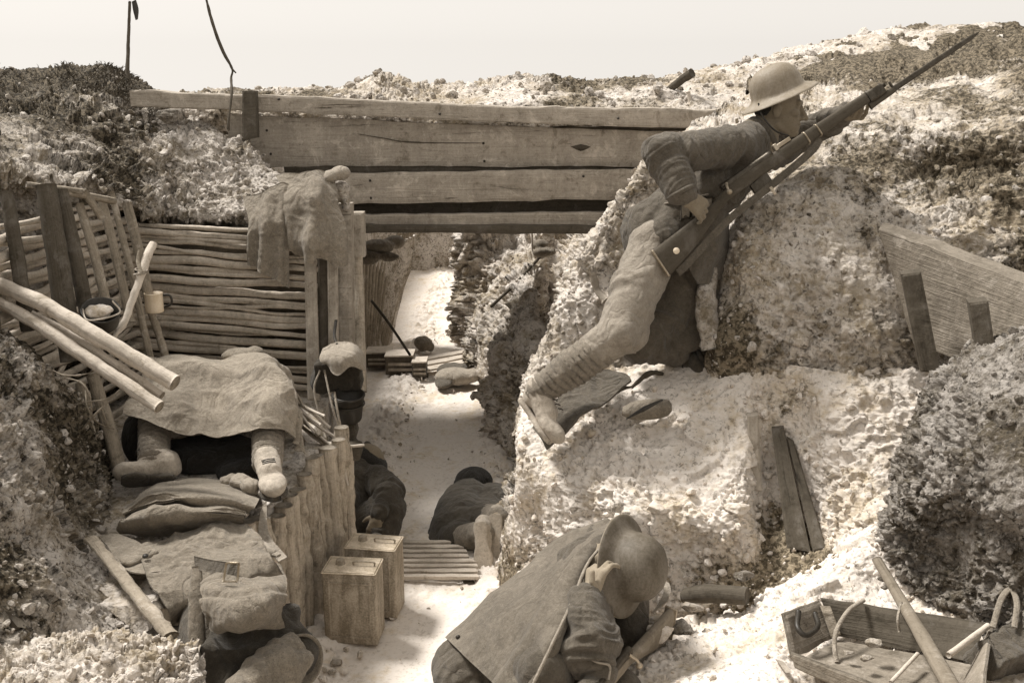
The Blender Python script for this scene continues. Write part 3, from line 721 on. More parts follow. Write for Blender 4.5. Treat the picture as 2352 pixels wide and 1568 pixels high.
# knot and cracks in the widest plank
def crack(pts, r, seed, mat='darkwood'):
    c = [pb(*p, BD+.05) for p in pts]
    rod('crack', [V(q[0], BD*CT+.0, q[2]) for q in c], r, M[mat], br, 6, 40, .002, 30, seed, 1.0)
yk = P(1300,340,BD+.05)[1]
for pts, rr, sd in (([(1310,338),(1335,340),(1362,338)], [.003,.024,.004], 1), ([(1255,334),(1310,331),(1400,330)], [.001,.005,.001], 2), ([(1340,352),(1385,356),(1470,372)], [.002,.006,.001], 3), ([(820,308),(880,318),(960,328),(1240,330)], [.001,.003,.003,.001], 4), ([(1180,299),(1320,294),(1500,302)], [.001,.004,.002], 6)):
    c = [P(*p, BD+.05) for p in pts]; rod('crack', [V(q[0], P(1200, 290, BD+.05)[1]+.004, q[2]) for q in c], rr, M['darkwood'], br, 6, 40, .002, 30, sd, 1.0)

for i, (x, y, dd) in enumerate([(612,300,.05),(618,355,.05),(1110,330,.05),(1112,372,.05),(850,415,0),(852,455,0),(1340,405,0),(870,508,.04),(640,228,-.06),(1010,262,-.06),(1420,272,-.06)]):
    q = P(x, y, BD+dd); q = V(q[0], P(x, 290, BD+dd)[1] if dd > 0 else q[1], q[2]); q[1] -= .002
    v, f, uv = lathe([(0,.004),(.006,.003),(.008,-.004)], q, V(0, -1, 0), 10); MB().add(v, f, uv).build('nail', M['iron'], br)
# ---------------------------------------------------------------- wattle wall at the back of the dugout
ww = empty('wattle_wall', P(520, 900, 5.7), 'wall of stacked barked rods closing the dugout behind the draped canvas', 'wattle wall')
z0 = 1.60; k = 0
rr = random.Random(3)
while z0 > .66:
    r = rr.choice((.010, .012, .015, .019, .023, .017)); z0 -= r
    pl, pr = V(-2.12, 5.46+rr.uniform(-.02, .02), z0+rr.uniform(-.006, .006)), V(-1.06+rr.uniform(0, .04), 5.30+rr.uniform(-.015, .015), z0-.035+rr.uniform(-.012, .012))
    pts = [pl+(pr-pl)*t+V(0, rr.uniform(-.018, .012), rr.uniform(-.011, .011)) for t in (0, .2, .4, .6, .8)]+[pr]
    rod('rod', pts, [r*rr.uniform(.9, 1.1), r, r*rr.uniform(.6, .95)], M['rod'], ww, 10, 50, .0035, 30, k)
    z0 -= r*rr.choice((.92, .95, 1.05, 1.3)); k += 1
sb = MB().add(*boxv(V(-1.6, 5.52, 1.1), V(.6, -.08, 0), V(0, .02, 0), V(0, 0, .46), .004)); sb.build('rod_gap_shade', M['darkwood'], ww, False)  # dark slab added: shade between the rods put into colour

# ---------------------------------------------------------------- wattle fence on the left
wf = empty('wattle_fence', V(-2.02, 4.6, .6), 'revetment of upright stakes and woven rods along the left trench side', 'wattle fence')
k = 0; z0 = 1.80
while z0 > .5:
    r = rr.choice((.014, .018, .021, .025)); z0 -= r
    if k < 34:
        pts = [V(-2.07+rr.uniform(-.02, .012)+.03*(((i+k) % 2)*2-1), 3.3+i*.36, z0-.012*i+rr.uniform(-.01, .01)) for i in range(7)]
        rod('rod', pts, [r, r*.9, r*.8], M['rod'], wf, 8, 36, .004, 25, 50+k)
    z0 -= r*.95; k += 1
for i, (x1, y1, d1, x2, y2, d2, r, m) in enumerate([(14,440,4.12,64,760,4.1,.028,'darkwood'),(105,425,4.2,165,830,4.2,.045,'darkwood'),(140,436,4.28,215,800,4.3,.032,'darkwood'),
        (183,468,4.45,243,690,4.45,.022,'bark'),(232,452,4.6,300,740,4.6,.021,'bark'),(255,440,4.75,352,850,4.75,.017,'bark'),(292,466,4.9,345,700,4.9,.026,'bark'),
        (212,860,4.35,282,1098,4.3,.030,'bark'),(185,880,4.28,232,1160,4.15,.024,'bark'),(345,712,4.95,384,832,4.95,.020,'bark'),(-50,430,3.95,-20,760,3.9,.035,'darkwood')]):
    p, q = P(x1, y1, d1), P(x2, y2, d2)
    rod('stake', [p, (p+q)/2+V(.004, 0, 0), q], [r*.9, r, r], M[m], wf, 12, 30, .004, 22, 80+i, .8)
for i, (a, b, r) in enumerate([((150,440,4.3),(262,462,4.6),.016),((190,436,4.4),(235,500,4.5),.018),((60,424,4.2),(190,440,4.35),.012)]):
    rod('brace', [P(*a), P(*b)], r, M['bark'], wf, 8, 12, .003, 25, 120+i)

# ---------------------------------------------------------------- poles over the left bank
for i, (pts, r, lab) in enumerate([
    ([(-160,600,4.15),(60,680,4.05),(240,783,3.98),(402,880,3.93)], [.029,.031,.033], 'thickest of the three pale peeled poles jutting over the draped canvas'),
    ([(-150,640,4.12),(30,712,4.04),(190,815,3.97),(366,935,3.88)], [.024,.025,.026], 'lowest pale peeled pole, its sawn end hanging over the canvas'),
    ([(-150,645,4.20),(60,715,4.12),(250,825,4.0),(372,908,3.97)], [.014,.015,.016], 'thin peeled pole squeezed between the two thick ones')]):
    t = empty('peeled_pole', P(*pts[-1]), lab, 'pole', 'peeled poles jutting from the left bank')
    c = [P(*p) for p in pts]; rod('shaft', c, r, M['peeled'], t, 18, 110, .0065, 16, i)
    e = c[-1]; a = nrm(c[-1]-c[-2])
    v, f, uv = lathe([(0, .004), (r[-1]*.8, .003), (r[-1]*.96, -.004)], e, a, 18); MB().add(v, f, uv).build('sawn_end', M['bark'], t)
st = empty('forked_stick', P(262, 780, 4.2), 'forked grey branch leaning upright beside the white mug', 'stick')
rod('branch', [P(352,560,4.5), P(338,590,4.45), P(322,640,4.4), P(300,700,4.35), P(282,745,4.3), P(256,782,4.25)], [.018,.02,.017,.016,.014,.008], M['peeled'], st, 10, 60, .005, 30, 7)
rod('fork', [P(326,628,4.4), P(318,600,4.42), P(322,572,4.44)], [.012,.008], M['bark'], st, 8, 12, .003, 30, 8)
rod('binding', ringtube(P(322,628,4.4), V(.024, 0, .004), V(0, .024, 0), 0), .004, M['rope'], st, 6, 30)
rod('binding', ringtube(P(324,620,4.4), V(.024, 0, -.004), V(0, .024, 0), 0), .004, M['rope'], st, 6, 30)

def cylinder(c, r0, r1, h, n=28, wall=.003, axis=(0, 0, 1)):
    return lathe([(0, .001), (r0*.96, 0), (r0, .004), ((r0+r1)/2, h/2), (r1, h-.003), (r1+.002, h), (r1-wall, h), (r0-wall, .008), (0, .008)], c, axis, n)
mg = empty('enamel_mug', P(356, 716, 4.9), 'white enamel mug standing on a stake by the rod wall', 'mug')
v, f, uv = cylinder(P(356, 716, 4.9), .042, .043, .092); MB().add(v, f, uv).build('cup', M['enamel'], mg)
c = P(377, 692, 4.9); rod('handle', [c+V(-.004, 0, .03), c+V(.03, 0, .028), c+V(.034, 0, -.01), c+V(-.004, 0, -.03)], .006, M['leather'], mg, 8, 18, 0)
pt = empty('cooking_pot', P(235, 765, 4.25), 'blackened pot filled with pale lumps hanging among the left stakes', 'pot')
ax = nrm(V(.25, -.45, .85)); c = P(232, 752, 4.25)
v, f, uv = lathe([(0, 0), (.05, .004), (.07, .03), (.075, .09), (.078, .10), (.072, .10), (.066, .05), (0, .04)], c, ax, 30); MB().add(v, f, uv).build('pan', M['leather'], pt)
blob('contents', [ell(c+ax*.085+V(-.012, 0, 0), (.058, .05, .03)), ell(c+ax*.10+V(.02, -.01, 0), (.03, .03, .02))], M['rock'], pt, .006, 2, lump=.012, lf=30)
rod('bail', [c+ax*.095+V(-.075, 0, .01), c+ax*.12+V(-.02, -.08, -.04), c+ax*.095+V(.075, 0, -.01), c+V(.07, -.03, .12)], .0035, M['peeled'], pt, 6, 24, 0)

# ---------------------------------------------------------------- posts and cloths at the corner
t = empty('corner_post', P(790, 900, 5.45), 'tall thick upright post holding the left end of the footbridge', 'post')
plank('shaft', P(774,468,5.5), P(806,468,5.5), P(812,1060,5.45), P(776,1060,5.45), .1, 21, 'plank', t, 6, 60, .006)
rod('back_log', [P(818,560,5.75), P(822,700,5.72), P(828,900,5.6)], [.034,.036,.036], M['split'], t, 14, 40, .005, 20, 22)
for lab, A, B, C, D, m, sd in (('narrow pale plank nailed upright at the right end of the rod wall', (698,588,5.36), (724,588,5.36), (734,920,5.3), (706,920,5.3), 'plank', 31),
        ('dark upright plank standing between the pale plank and the corner post', (729,590,5.42), (750,590,5.42), (757,900,5.36), (733,900,5.36), 'darkwood', 32),
        ('middle upright plank with two nail holes beside the corner post', (751,590,5.40), (774,590,5.40), (778,930,5.34), (756,930,5.34), 'plank', 33)):
    v, f, uv = board(P(*A), P(*B), P(*C), P(*D), V(0, .03, 0), 6, 60, .004, sd)
    uv = uv[:, ::-1]; o = MB().add(v, f, uv).build('upright_plank', M[m], None, False); tag(o, lab, 'plank', 'upright planks at the dugout corner')
v, f, uv = board(P(808,488,5.6), P(834,488,5.6), P(837,592,5.6), P(808,592,5.6), V(0, .08, 0), 6, 20, .004, 35)
tag(MB().add(v, f, uv[:, ::-1]).build('wood_block', M['plank'], None, False), 'short pale wood block under the lowest bridge plank', 'block')
tag(sheet('hanging_sack', [
    [(560,455,5.45),(600,440,5.38),(640,420,5.36),(668,425,5.36)],
    [(570,505,5.33),(602,505,5.28),(636,500,5.28),(664,495,5.30)],
    [(572,560,5.33),(600,565,5.27),(636,570,5.28),(664,570,5.30)],
    [(574,608,5.35),(602,625,5.28),(636,645,5.28),(664,662,5.30)]], M['sack'], None, 60, 50, .006, .009, 16, 3, lambda u, w: .012*np.sin(w*17+u*2)*(.3+u)),
    'torn piece of sacking hung in front of the rod wall', 'sacking', 'cloths hung at the dugout corner')
tag(sheet('hanging_cloth', [
    [(632,402,5.5),(670,400,5.42),(710,392,5.38),(745,392,5.4),(770,402,5.44)],
    [(655,445,5.34),(690,445,5.27),(722,445,5.25),(748,450,5.28),(772,470,5.34)],
    [(662,500,5.30),(690,505,5.24),(722,505,5.22),(756,510,5.24),(784,515,5.32)],
    [(672,560,5.28),(694,565,5.20),(722,560,5.20),(764,565,5.22),(796,565,5.32)],
    [(680,585,5.30),(700,604,5.22),(728,592,5.24),(768,612,5.24),(800,606,5.34)]], M['sack'], None, 80, 70, .008, .013, 12, 5, lambda u, w: .022*np.sin(w*13+u*3)*(.2+u)),
    'rumpled coat-like cloth draped over the corner post top', 'cloth', 'cloths hung at the dugout corner')
tag(blob('sandbag', [ell(P(752,408,5.42), (.075, .06, .035), P(790,390,5.42)-P(740,412,5.42)), ell(P(782,398,5.44), (.05, .05, .04)), ell(P(735,418,5.42), (.03, .04, .02))], M['canvas'], None, .008, 4, lump=.008, lf=14),
    'small pale sandbag end lying on top of the corner post', 'sandbag')
tag(blob('clay_lump', [ell(P(780,440,5.5), (.05, .05, .06)), ell(P(796,470,5.5), (.03, .04, .05))], M['mixed'], None, .008, 2, lump=.02, lf=18),
    'jagged lump of clay jammed above the corner post', 'lump')

# ---------------------------------------------------------------- kit hanging at the corner
kt = empty('haversack', P(780, 900, 5.1), 'dark haversack with a pale flap hanging on the corner post', 'haversack')
blob('bag', [boxv(P(778,862,5.15), V(.115, 0, .005), V(0, .05, 0), V(0, 0, .075))[:2], ell(P(740,870,5.15), (.05, .05, .09)), ell(P(815,868,5.15), (.045, .05, .07))], M['tunicd'], kt, .008, 5, lump=.022, lf=14)
sheet('flap', [[(742,800,5.12),(775,786,5.1),(812,788,5.1),(834,815,5.14)], [(736,825,5.06),(772,822,4.98),(812,818,4.98),(838,845,5.08)], [(750,836,5.04),(775,862,4.98),(806,842,4.98),(832,850,5.06)]], M['canvas'], kt, 30, 40, .005, .006, 20, 9)
rod('strap', [P(772,735,5.3), P(768,770,5.2), P(775,790,5.08)], .008, M['leather'], kt, 8, 14, 0, flat=.4)
rod('strap', [P(768,900,5.02), P(778,960,4.98), P(790,1010,5.0)], .006, M['rope'], kt, 8, 14, .001)
rod('strap', [P(745,850,5.05), P(768,950,4.98), P(800,1022,5.0)], .005, M['rope'], kt, 8, 14, .001)
rod('strap', [P(735,850,5.08), P(722,900,5.05), P(748,1005,5.0)], .005, M['rope'], kt, 8, 14, .001)
bk = empty('leather_bucket', P(800, 1010, 5.05), 'black leather bucket hanging below the pale-flapped haversack', 'bucket')
c = P(801, 962, 5.12)
v, f, uv = lathe([(0, 0), (.062, 0), (.066, .01), (.072, .08), (.079, .13), (.082, .132), (.082, .14), (.074, .14), (.065, .05), (0, .03)], c, nrm(V(.05, -.15, 1)), 30); MB().add(v, f, uv).build('pail', M['leather'], bk)
for h in (.085, .128): rod('band', ringtube(c+V(.005, -.15*h, h), V(.078+(h-.085)*.06, 0, 0), V(0, .078+(h-.085)*.06, .01), 0), .004, M['iron'], bk, 6, 40, 0)
tag(blob('leather_case', [ell(P(800,985,5.15), (.055, .04, .07)), ell(P(812,1030,5.15), (.05, .04, .06))], M['bootd'], None, .008, 2, lump=.015, lf=20), 'dark battered leather case slung beneath the bucket', 'case')
bs = empty('wicker_basket', P(805, 1050, 5.0), 'small dark basket with a pale rim wedged on the post stubs', 'basket')
v, f, uv = boxv(P(803,1035,5.0), V(.055, 0, 0), V(0, .05, 0), V(0, 0, .035), .008); MB().add(v, f, uv).build('tray', M['darkwood'], bs)
rod('rim', [P(772,1014,4.95), P(800,1024,4.93), P(836,1022,4.97)], .007, M['peeled'], bs, 6, 14, .002)
for i in range(16):
    a = P(662+rr.uniform(-6, 20), 900+i*6+rr.uniform(-10, 10), 4.95); b = P(715+rr.uniform(-30, 70), 940+i*11+rr.uniform(-20, 25), 4.8)
    o = rod('twig', [a, (a+b)/2+V(0, 0, rr.uniform(-.02, .03)), b], [.007, .008, .006], M['peeled'] if i % 3 else M['bark'], None, 6, 14, .002, 40, i)
    if i == 0: TW = o
    tag(o, None, 'twig', 'bundle of cut twigs spilling beside the canvas'); o['label'] = 'cut pale twig in the spilling bundle between the canvas and the bucket'
tag(rod('stripped_stick', [P(782,1050,4.75), P(790,1080,4.72), P(799,1114,4.7)], [.012,.010,.004], M['peeled'], None, 8, 16, .001), 'short pale pointed stick angled over the split logs', 'stick')
tag(rod('upright_pole', [P(806,1055,5.0), P(806,1160,5.02), P(808,1286,5.1)], [.016,.017,.018], M['peeled'], None, 10, 30, .002, 15, 4), 'straight pale pole standing in front of the curled-up man', 'pole')

# ---------------------------------------------------------------- log revetment of the shelf
lr = empty('log_revetment', V(-.9, 4.0, 0), 'row of upright split logs holding up the sleeping shelf', 'revetment')
for i in range(21):
    t = i/20; x = -1.16+t*.38+rr.uniform(-.012, .012); y = 3.10+t*1.35; h = .67+.10*max(0, (t-.55)*2)+rr.uniform(-.06, .04)
    r = .037+rr.uniform(-.007, .010)
    pts = [V(x+rr.uniform(-.012, .012), y, -.05), V(x+rr.uniform(-.012, .012), y+.01, .35), V(x+rr.uniform(-.02, .01), y, h)]
    rod('split_log', pts, [r, r*1.02, r*.93], M['split'], lr, 18, 60, .014, 22, 200+i, .8)
o = None

# ---------------------------------------------------------------- petrol tins
def petrol_tin(c, yaw, lab, w=.115, dp=.075, h=.165):
    t = empty('petrol_tin', c, lab, 'tin', 'petrol tins on the trench floor')
    ax, ay = V(math.cos(yaw), math.sin(yaw), 0), V(-math.sin(yaw), math.cos(yaw), 0); up = V(0, 0, 1); cc = c+up*h
    v, f, uv = boxv(cc, ax*w, ay*dp, up*h, .008); MB().add(v, f, uv).build('body', M['tin'], t)
    m = MB()
    for s in (-1, 1):
        m.add(*boxv(cc-ay*(dp+.001)+ax*s*(w-.028), ax*.004, ay*.003, up*(h-.03), .001))
    m.add(*boxv(cc-ay*(dp+.001)+up*(h-.045), ax*(w-.03), ay*.003, up*.004, .001)); m.add(*boxv(cc-ay*(dp+.001)-up*(h-.035), ax*(w-.03), ay*.003, up*.004, .001))
    m.build('pressed_panel', M['tin'], t)
    m = MB()
    for s in (-1, 1): m.add(*tube([cc+up*h-ax*w+ay*dp*s, cc+up*h+ax*w+ay*dp*s], .0035, 6, 4)); m.add(*tube([cc+up*h+ax*w*s-ay*dp, cc+up*h+ax*w*s+ay*dp], .0035, 6, 4))
    m.build('seam', M['tint'], t)
    v, f, uv = boxv(cc+up*(h+.0015), ax*(w-.006), ay*(dp-.006), up*.002, .0005); MB().add(v, f, uv).build('top', M['tint'], t)
    v, f, uv = lathe([(0, .022), (.016, .022), (.019, .018), (.019, .004), (.024, 0)], cc+up*(h+.002)-ax*.055+ay*.01, up, 18); MB().add(v, f, uv).build('cap', M['tin'], t)
    hb = cc+up*(h+.003)+ax*.05
    rod('handle', [hb-ax*.045, hb-ax*.04+up*.018, hb+ax*.04+up*.018, hb+ax*.045], .004, M['tin'], t, 6, 16, 0)
    return t
petrol_tin(Z(811, 1478, .0)+V(0, .07, 0), -.10, 'nearer square petrol tin, its whole front panel in view')
petrol_tin(Z(862, 1408, .0)+V(0, .04, 0), -.16, 'farther square petrol tin, half hidden behind the nearer one')

# ---------------------------------------------------------------- duckboards
def duckboard(name, quad, n, lab, mat='peeled', z=.035):
    TL, TR, BR, BL = [Z(x, y, z) for x, y in quad]
    t = empty(name, (TL+BR)/2, lab, 'duckboard', 'duckboards on the trench floor')
    for s in (.12, .88):
        a, b = TL+(TR-TL)*s-V(0, 0, .03), BL+(BR-BL)*s-V(0, 0, .03)
        v, f, uv = board(a-V(.025, 0, 0), a+V(.025, 0, 0), b+V(.025, 0, 0), b-V(.025, 0, 0), V(0, 0, -.03), 4, 8, .002, 3); MB().add(v, f, uv).build('bearer', M['darkwood'], t, False)
    for i in range(n):
        t0, t1 = i/n+.12/n, (i+.80)/n; j = rr.uniform(-.02, .02)
        A, B, C, D = TL+(BL-TL)*t0, TR+(BR-TR)*t0, TR+(BR-TR)*t1, TL+(BL-TL)*t1
        e = nrm(B-A)*j; v, f, uv = board(A+e, B+e, C+e, D+e, V(0, 0, -.02), 16, 4, .004, 70+i); MB().add(v, f, uv).build('slat', M[mat], t, False)
duckboard('duckboard', [(888,1236),(1062,1236),(1108,1325),(870,1325)], 8, 'pale slatted duckboard on the floor beside the petrol tins')
duckboard('duckboard', [(945,820),(1080,798),(1095,828),(960,856)], 3, 'far duckboard lying across the trench beyond the footbridge')

# ---------------------------------------------------------------- beyond the bridge
sr = empty('stake_revetment', Z(880, 800), 'row of thin upright stakes facing the trench side beyond the footbridge', 'revetment')
for i in range(17):
    t = i/16; xb, yb = 818+t*68, 838-t*48; xt, yt = 808+t*138, 606-t*66+rr.uniform(-6, 6)
    if i > 12: yt -= 10
    b = Z(xb, yb); d = (b[1])*CT+(H-b[2])*ST
    a = P(xt, yt, d-.15+.1*t)
    rod('stake', [a, (a+b)/2, b], [.020, .023, .024], M['bark'], sr, 8, 16, .004, 20, 300+i)
tag(sheet('earth_backing', [[(780,590,8.5),(860,578,8.7),(955,540,9.3)], [(780,760,8.7),(850,760,8.9),(905,760,9.4)], [(780,900,8.7),(850,860,8.8),(890,830,9.3)]], M['mixed'], None, 20, 30, .1, .03, 6, 2), kind='structure')
tag(blob('sandbag', [ell(P(868,566,7.4), (.12, .1, .05)), ell(P(905,556,7.5), (.08, .08, .05))], M['canvas'], None, .012, 3, lump=.012), 'bright flattened sandbag on top of the far stakes', 'sandbag')
tag(blob('dark_bundle', [ell(P(850,592,7.3), (.08, .06, .05)), ell(P(895,590,7.35), (.08, .06, .03)), ell(P(872,588,7.35), (.12, .06, .03))], M['sack'], None, .012, 3, lump=.02), 'dark rolled bundle tucked below the bright far sandbag', 'bundle')
tag(rod('steel_rod', [P(853,690,7.2), P(895,745,7.3), P(942,815,7.5)], .010, M['iron'], None, 8, 12, 0), 'thin dark steel rod leaning against the far stakes', 'rod')
for i, (x, y, w, hh, dd, m, lab) in enumerate([(872,822,.10,.06,.1,'darkwood','small slatted box nearest the corner post beyond the bridge'), (920,838,.11,.075,.1,'sackd','wide dark box on the floor beyond the footbridge'), (965,846,.055,.06,.08,'sackd','small square box at the right of the wide dark box')]):
    c = Z(x, y+16)+V(0, 0, hh+.005)
    t = empty('supply_box', c-V(0, 0, hh), lab, 'box', 'boxes beyond the footbridge')
    v, f, uv = boxv(c, V(w, .01, 0), V(0, dd, 0), V(0, 0, hh), .006); MB().add(v, f, uv).build('box_body', M[m], t, False)
    v, f, uv = boxv(c+V(0, 0, hh+.006), V(w+.006, .01, 0), V(0, dd+.005, 0), V(0, 0, .006), .002); MB().add(v, f, uv).build('lid', M['peeled'], t, False)
    m_ = MB()
    for zz in (-.4, .2): m_.add(*boxv(c+V(0, -dd-.004, hh*zz), V(w*.98, 0, 0), V(0, .004, 0), V(0, 0, hh*.16), .001))
    m_.build('batten', M['plank'], t, False)
tag(blob('kit_bag', [ell(Z(972, 815)+V(0, .05, .09), (.07, .07, .07)), ell(Z(985, 812)+V(0, .05, .05), (.05, .06, .05))], M['sack'], None, .012, 3, lump=.03, lf=12), 'round brown kit bag standing on the far boards', 'bag')
for i, (x, y, rx, rz, lab, m) in enumerate([(1050,880,.17,.07,'pale sandbag lying at the foot of the traverse','canvas'), (1038,862,.12,.06,'brown sandbag behind the pale one at the traverse foot','sackd'), (1018,888,.07,.035,'low dark sandbag end poking out left of the pale one','sackd')]):
    c = Z(x, y)+V(0, 0, rz*.8); tag(blob('sandbag', [ell(c, (rx, .12, rz)), ell(c+V(rx*.7, 0, .01), (rx*.45, .1, rz*.8))], M[m], None, .012, 4, lump=.02, lf=8), lab, 'sandbag', 'sandbags beyond the footbridge')
tag(rod('leaning_pole', [P(1128,704,7.6), P(1185,650,7.75), P(1245,585,7.95)], .012, M['darkwood'], None, 8, 14, .002), 'thin dark pole resting on the traverse slope beyond the bridge', 'pole')
tag(blob('rolled_blanket', [ell(P(1240,562,7.9), (.07, .06, .04)), ell(P(1250,580,7.85), (.09, .05, .04))], M['sack'], None, .01, 3, lump=.02), 'small dark roll on the traverse just under the bridge', 'roll')
tag(rod('white_peg', [P(1222,535,7.8), P(1223,582,7.8)], .007, M['peeled'], None, 8, 6, 0), 'thin pale peg standing beside the dark roll', 'peg')
tag(rod('charred_stick', [P(1520,220,6.75), P(1555,192,6.6), P(1590,168,6.5)], [.02,.027,.03], M['darkwood'], None, 8, 20, .006, 25, 4), 'charred stick sticking out of the parapet left of the helmet', 'stick')
tag(rod('white_peg', [P(1581,212,6.5), P(1586,246,6.5)], .012, M['peeled'], None, 8, 8, .002), 'short pale peg below the charred stick on the parapet', 'peg')
tag(rod('sky_pole', [P(298,4,7.2), P(295,90,7.2), P(291,205,7.1)], [.010,.012,.017], M['darkwood'], None, 8, 24, .003), 'thin dark pole rising straight from the upper left mound', 'pole')
tag(rod('bare_sapling', [P(472,-8,6.0), P(490,60,6.0), P(512,118,6.0), P(533,158,6.0), P(531,180,6.0), P(532,215,5.9), P(526,270,5.85), P(524,300,5.85)], [.008,.009,.010,.008,.007,.007,.006,.009], M['darkwood'], None, 8, 60, .004, 18), 'crooked bare twig standing against the sky by the bridge end', 'twig')
tag(rod('side_twig', [P(528,150,6.0), P(534,160,6.0), P(542,168,6.0)], [.004,.006,.004], M['darkwood'], None, 6, 10, .002), 'tiny side twig lashed across the crooked bare one', 'twig')
tag(sheet('burnt_rag', [[(303,5,7.2),(312,0,7.2)],[(306,25,7.2),(318,22,7.2)],[(311,46,7.2),(316,44,7.2)]], M['leather'], None, 10, 6, .01, .004, 20, 3), 'small dark rag hanging in the air by the thin pole', 'rag')

# dry grass on the upper left mound
rng = np.random.default_rng(5); VV, FF = [], []; g, nn = PATCH['earth_mound']; nu, nv = g.shape[:2]; k = 0
for s in range(6500):
    i = int(rng.uniform(.12, .30)*nu); j = int(rng.uniform(.12, .58)*nv)
    if fbm(np.array([[i*.05, j*.05, 0]]), 2, 3)[0] < -.15: continue
    b = g[i, j]; h = rng.uniform(.01, .055); dv = V(rng.normal()*.7+.2, rng.normal()*.6, .8); dv = nrm(dv)*h; sd = nrm(np.cross(dv, (rng.normal(), rng.normal(), 0)))*rng.uniform(.002, .006)
    VV += [b-sd, b+sd, b+dv*.6+sd*.8+V(0, 0, 0), b+dv+V(rng.normal()*.012, 0, -.005), b+dv*.6-sd*.8]; FF.append((k, k+1, k+2, k+3, k+4)); k += 5
o = mk('dry_grass', VV, FF, M['grass'], None, None, False); tag(o, 'dark tufts of dry grass on the crest of the upper left mound', 'grass', kind='stuff')
for i, (x, y, s, lab) in enumerate([(865,178,.07,'dark jagged clod on the parapet above the left bridge half'),(905,185,.06,'smaller clod right beside the dark jagged one on the parapet'),(1188,174,.06,'lone dark clod on the parapet above the middle of the bridge'),(385,252,.05,'dark clod on the left end of the bridge beam')]):
    bv, bf = ico(3); d = 1+.4*vnoise(bv*1.6+i*7, 3)+.15*vnoise(bv*5, 4)
    tag(mk('earth_clod', bv*d[:, None]*s*V(1.2, .9, .8)+P(x, y+14, 7.1 if i < 3 else 6.02), bf, M['darke'], None, None, False), lab, 'clod', 'clods along the parapet')

# ---------------------------------------------------------------- the long board and its stakes on the right
rb = empty('revetment_board', P(2100, 780, 3.9), 'long weathered board on edge with a bright top held by stakes', 'board')
v, f, uv = board(P(2016,524,4.02), P(2460,690,3.35), P(2440,900,3.3), P(2098,792,3.92), P(2030,508,4.08)-P(2016,524,4.02)+V(.01, .03, 0), 80, 10, .006, 91); MB().add(v, f, uv).build('board', M['board'], rb, False)
for i, (x, y, xb, yb, d, w) in enumerate([(2092,622,2138,858,3.68,46),(2248,690,2272,850,3.36,44)]):
    v, f, uv = board(P(x-w/2,y+6,d), P(x+w/2,y,d-.02), P(xb+w/2,yb,d-.05), P(xb-w/2,yb,d), V(.02, .07, .0), 8, 30, .005, 95+i)
    MB().add(v, f, uv[:, ::-1]).build('stake', M['darkwood'], rb, False)
# stakes in the ledge recess
for i, (q, th, m, lab) in enumerate([([(1716,952,4.0),(1742,950,4.0),(1752,1130,3.95),(1722,1130,3.95)], .05, 'plank', 'short flat-topped stake at the right edge of the trodden ledge'),
        ([(1772,985,4.02),(1800,985,4.0),(1862,1268,3.72),(1808,1262,3.74)], .04, 'darkwood', 'broad dark board leaning in the ledge recess'),
        ([(1806,1005,4.0),(1822,1015,3.98),(1898,1262,3.70),(1868,1268,3.72)], .04, 'darkwood', 'narrow dark board just right of the broad one in the ledge recess')]):
    v, f, uv = board(*[P(*p) for p in q], V(.01, th, 0), 8, 40, .006, 110+i)
    tag(MB().add(v, f, uv[:, ::-1]).build('retaining_board' if i else 'ledge_stake', M[m], None, False), lab, 'board' if i else 'stake')
tag(rod('pointed_stake', [P(1640,800,4.2), P(1622,700,4.2), P(1632,640,4.22), P(1638,570,4.26)], [.062,.05,.03,.004], M['mixed'], None, 18, 50, .022, 26, 6, .7), 'pointed chalky spur standing right of the sentry', 'spur')
# things lying on the ledge
sh = empty('leather_pouch', P(1478, 965, 4.1), 'open dark leather pouch lying on the bright ledge', 'pouch')
a0, a1 = P(1428,955,4.15), P(1528,948,4.12); dx = nrm(a1-a0); upv = V(0, -.35, .94)
secs = [(a0, upv, np.cross(upv, dx), .012, .02), (a0+dx*.05, upv, np.cross(upv, dx), .028, .045), (a0+dx*.12, upv, np.cross(upv, dx), .036, .045), (a0+dx*.18, upv, np.cross(upv, dx), .03, .035), (a0+dx*.20, upv, np.cross(upv, dx), .01, .02)]
v, f, uv = loft(secs, 20, 40); v = v+V(0, 0, .02); MB().add(v, f, uv).build('case', M['sack'], sh)
v, f, uv = tube([P(1438,962,4.03), P(1480,938,4.02), P(1522,918,4.03)], [.004,.016,.014,.006], 12, 24, .001, 20, 1, .6); MB().add(v, f, uv).build('opening', M['leather'], sh)
for i, (a, b, m_, r) in enumerate([((1392,918,4.28),(1450,888,4.3),(1420,905,4.29),.012), ((1450,890,4.3),(1522,858,4.35),(1490,868,4.3),.010)]):
    tag(rod('charred_root', [P(*a), P(*m_)+V(0, 0, .02), P(*b)], [r*.7, r*1.3, r*.5], M['darkwood'], None, 8, 24, .006, 30, 400+i), ('lower left' if i == 0 else 'upper right')+' piece of charred root lying on the ledge above the pouch', 'root', 'charred roots on the ledge')
def stone(x, y, d, s, lab, m='rock', sq=(1.2, .9, .6), seed=0, cat='stone', grp=None, nm='chalk_stone'):
    bv, bf = ico(4); rg_ = np.random.default_rng(seed+500); pl = rg_.normal(size=(11, 3)); pl /= np.linalg.norm(pl, axis=1, keepdims=True)
    D_ = np.minimum(1.15, (rg_.uniform(.6, .95, 11)/np.maximum(.2, bv@pl.T)).min(1))*(1+.10*vnoise(bv*2.4+seed, seed+2)+.06*vnoise(bv*7, seed+3)+.03*vnoise(bv*16, seed+4))
    return tag(mk(nm, bv*D_[:, None]*s*V(*sq)+P(x, y, d), bf, M[m], None, None, True), lab, cat, grp)
stone(1516,1452,3.38,.045,'pale flat stone lying on the slope beside the seated man',seed=1)
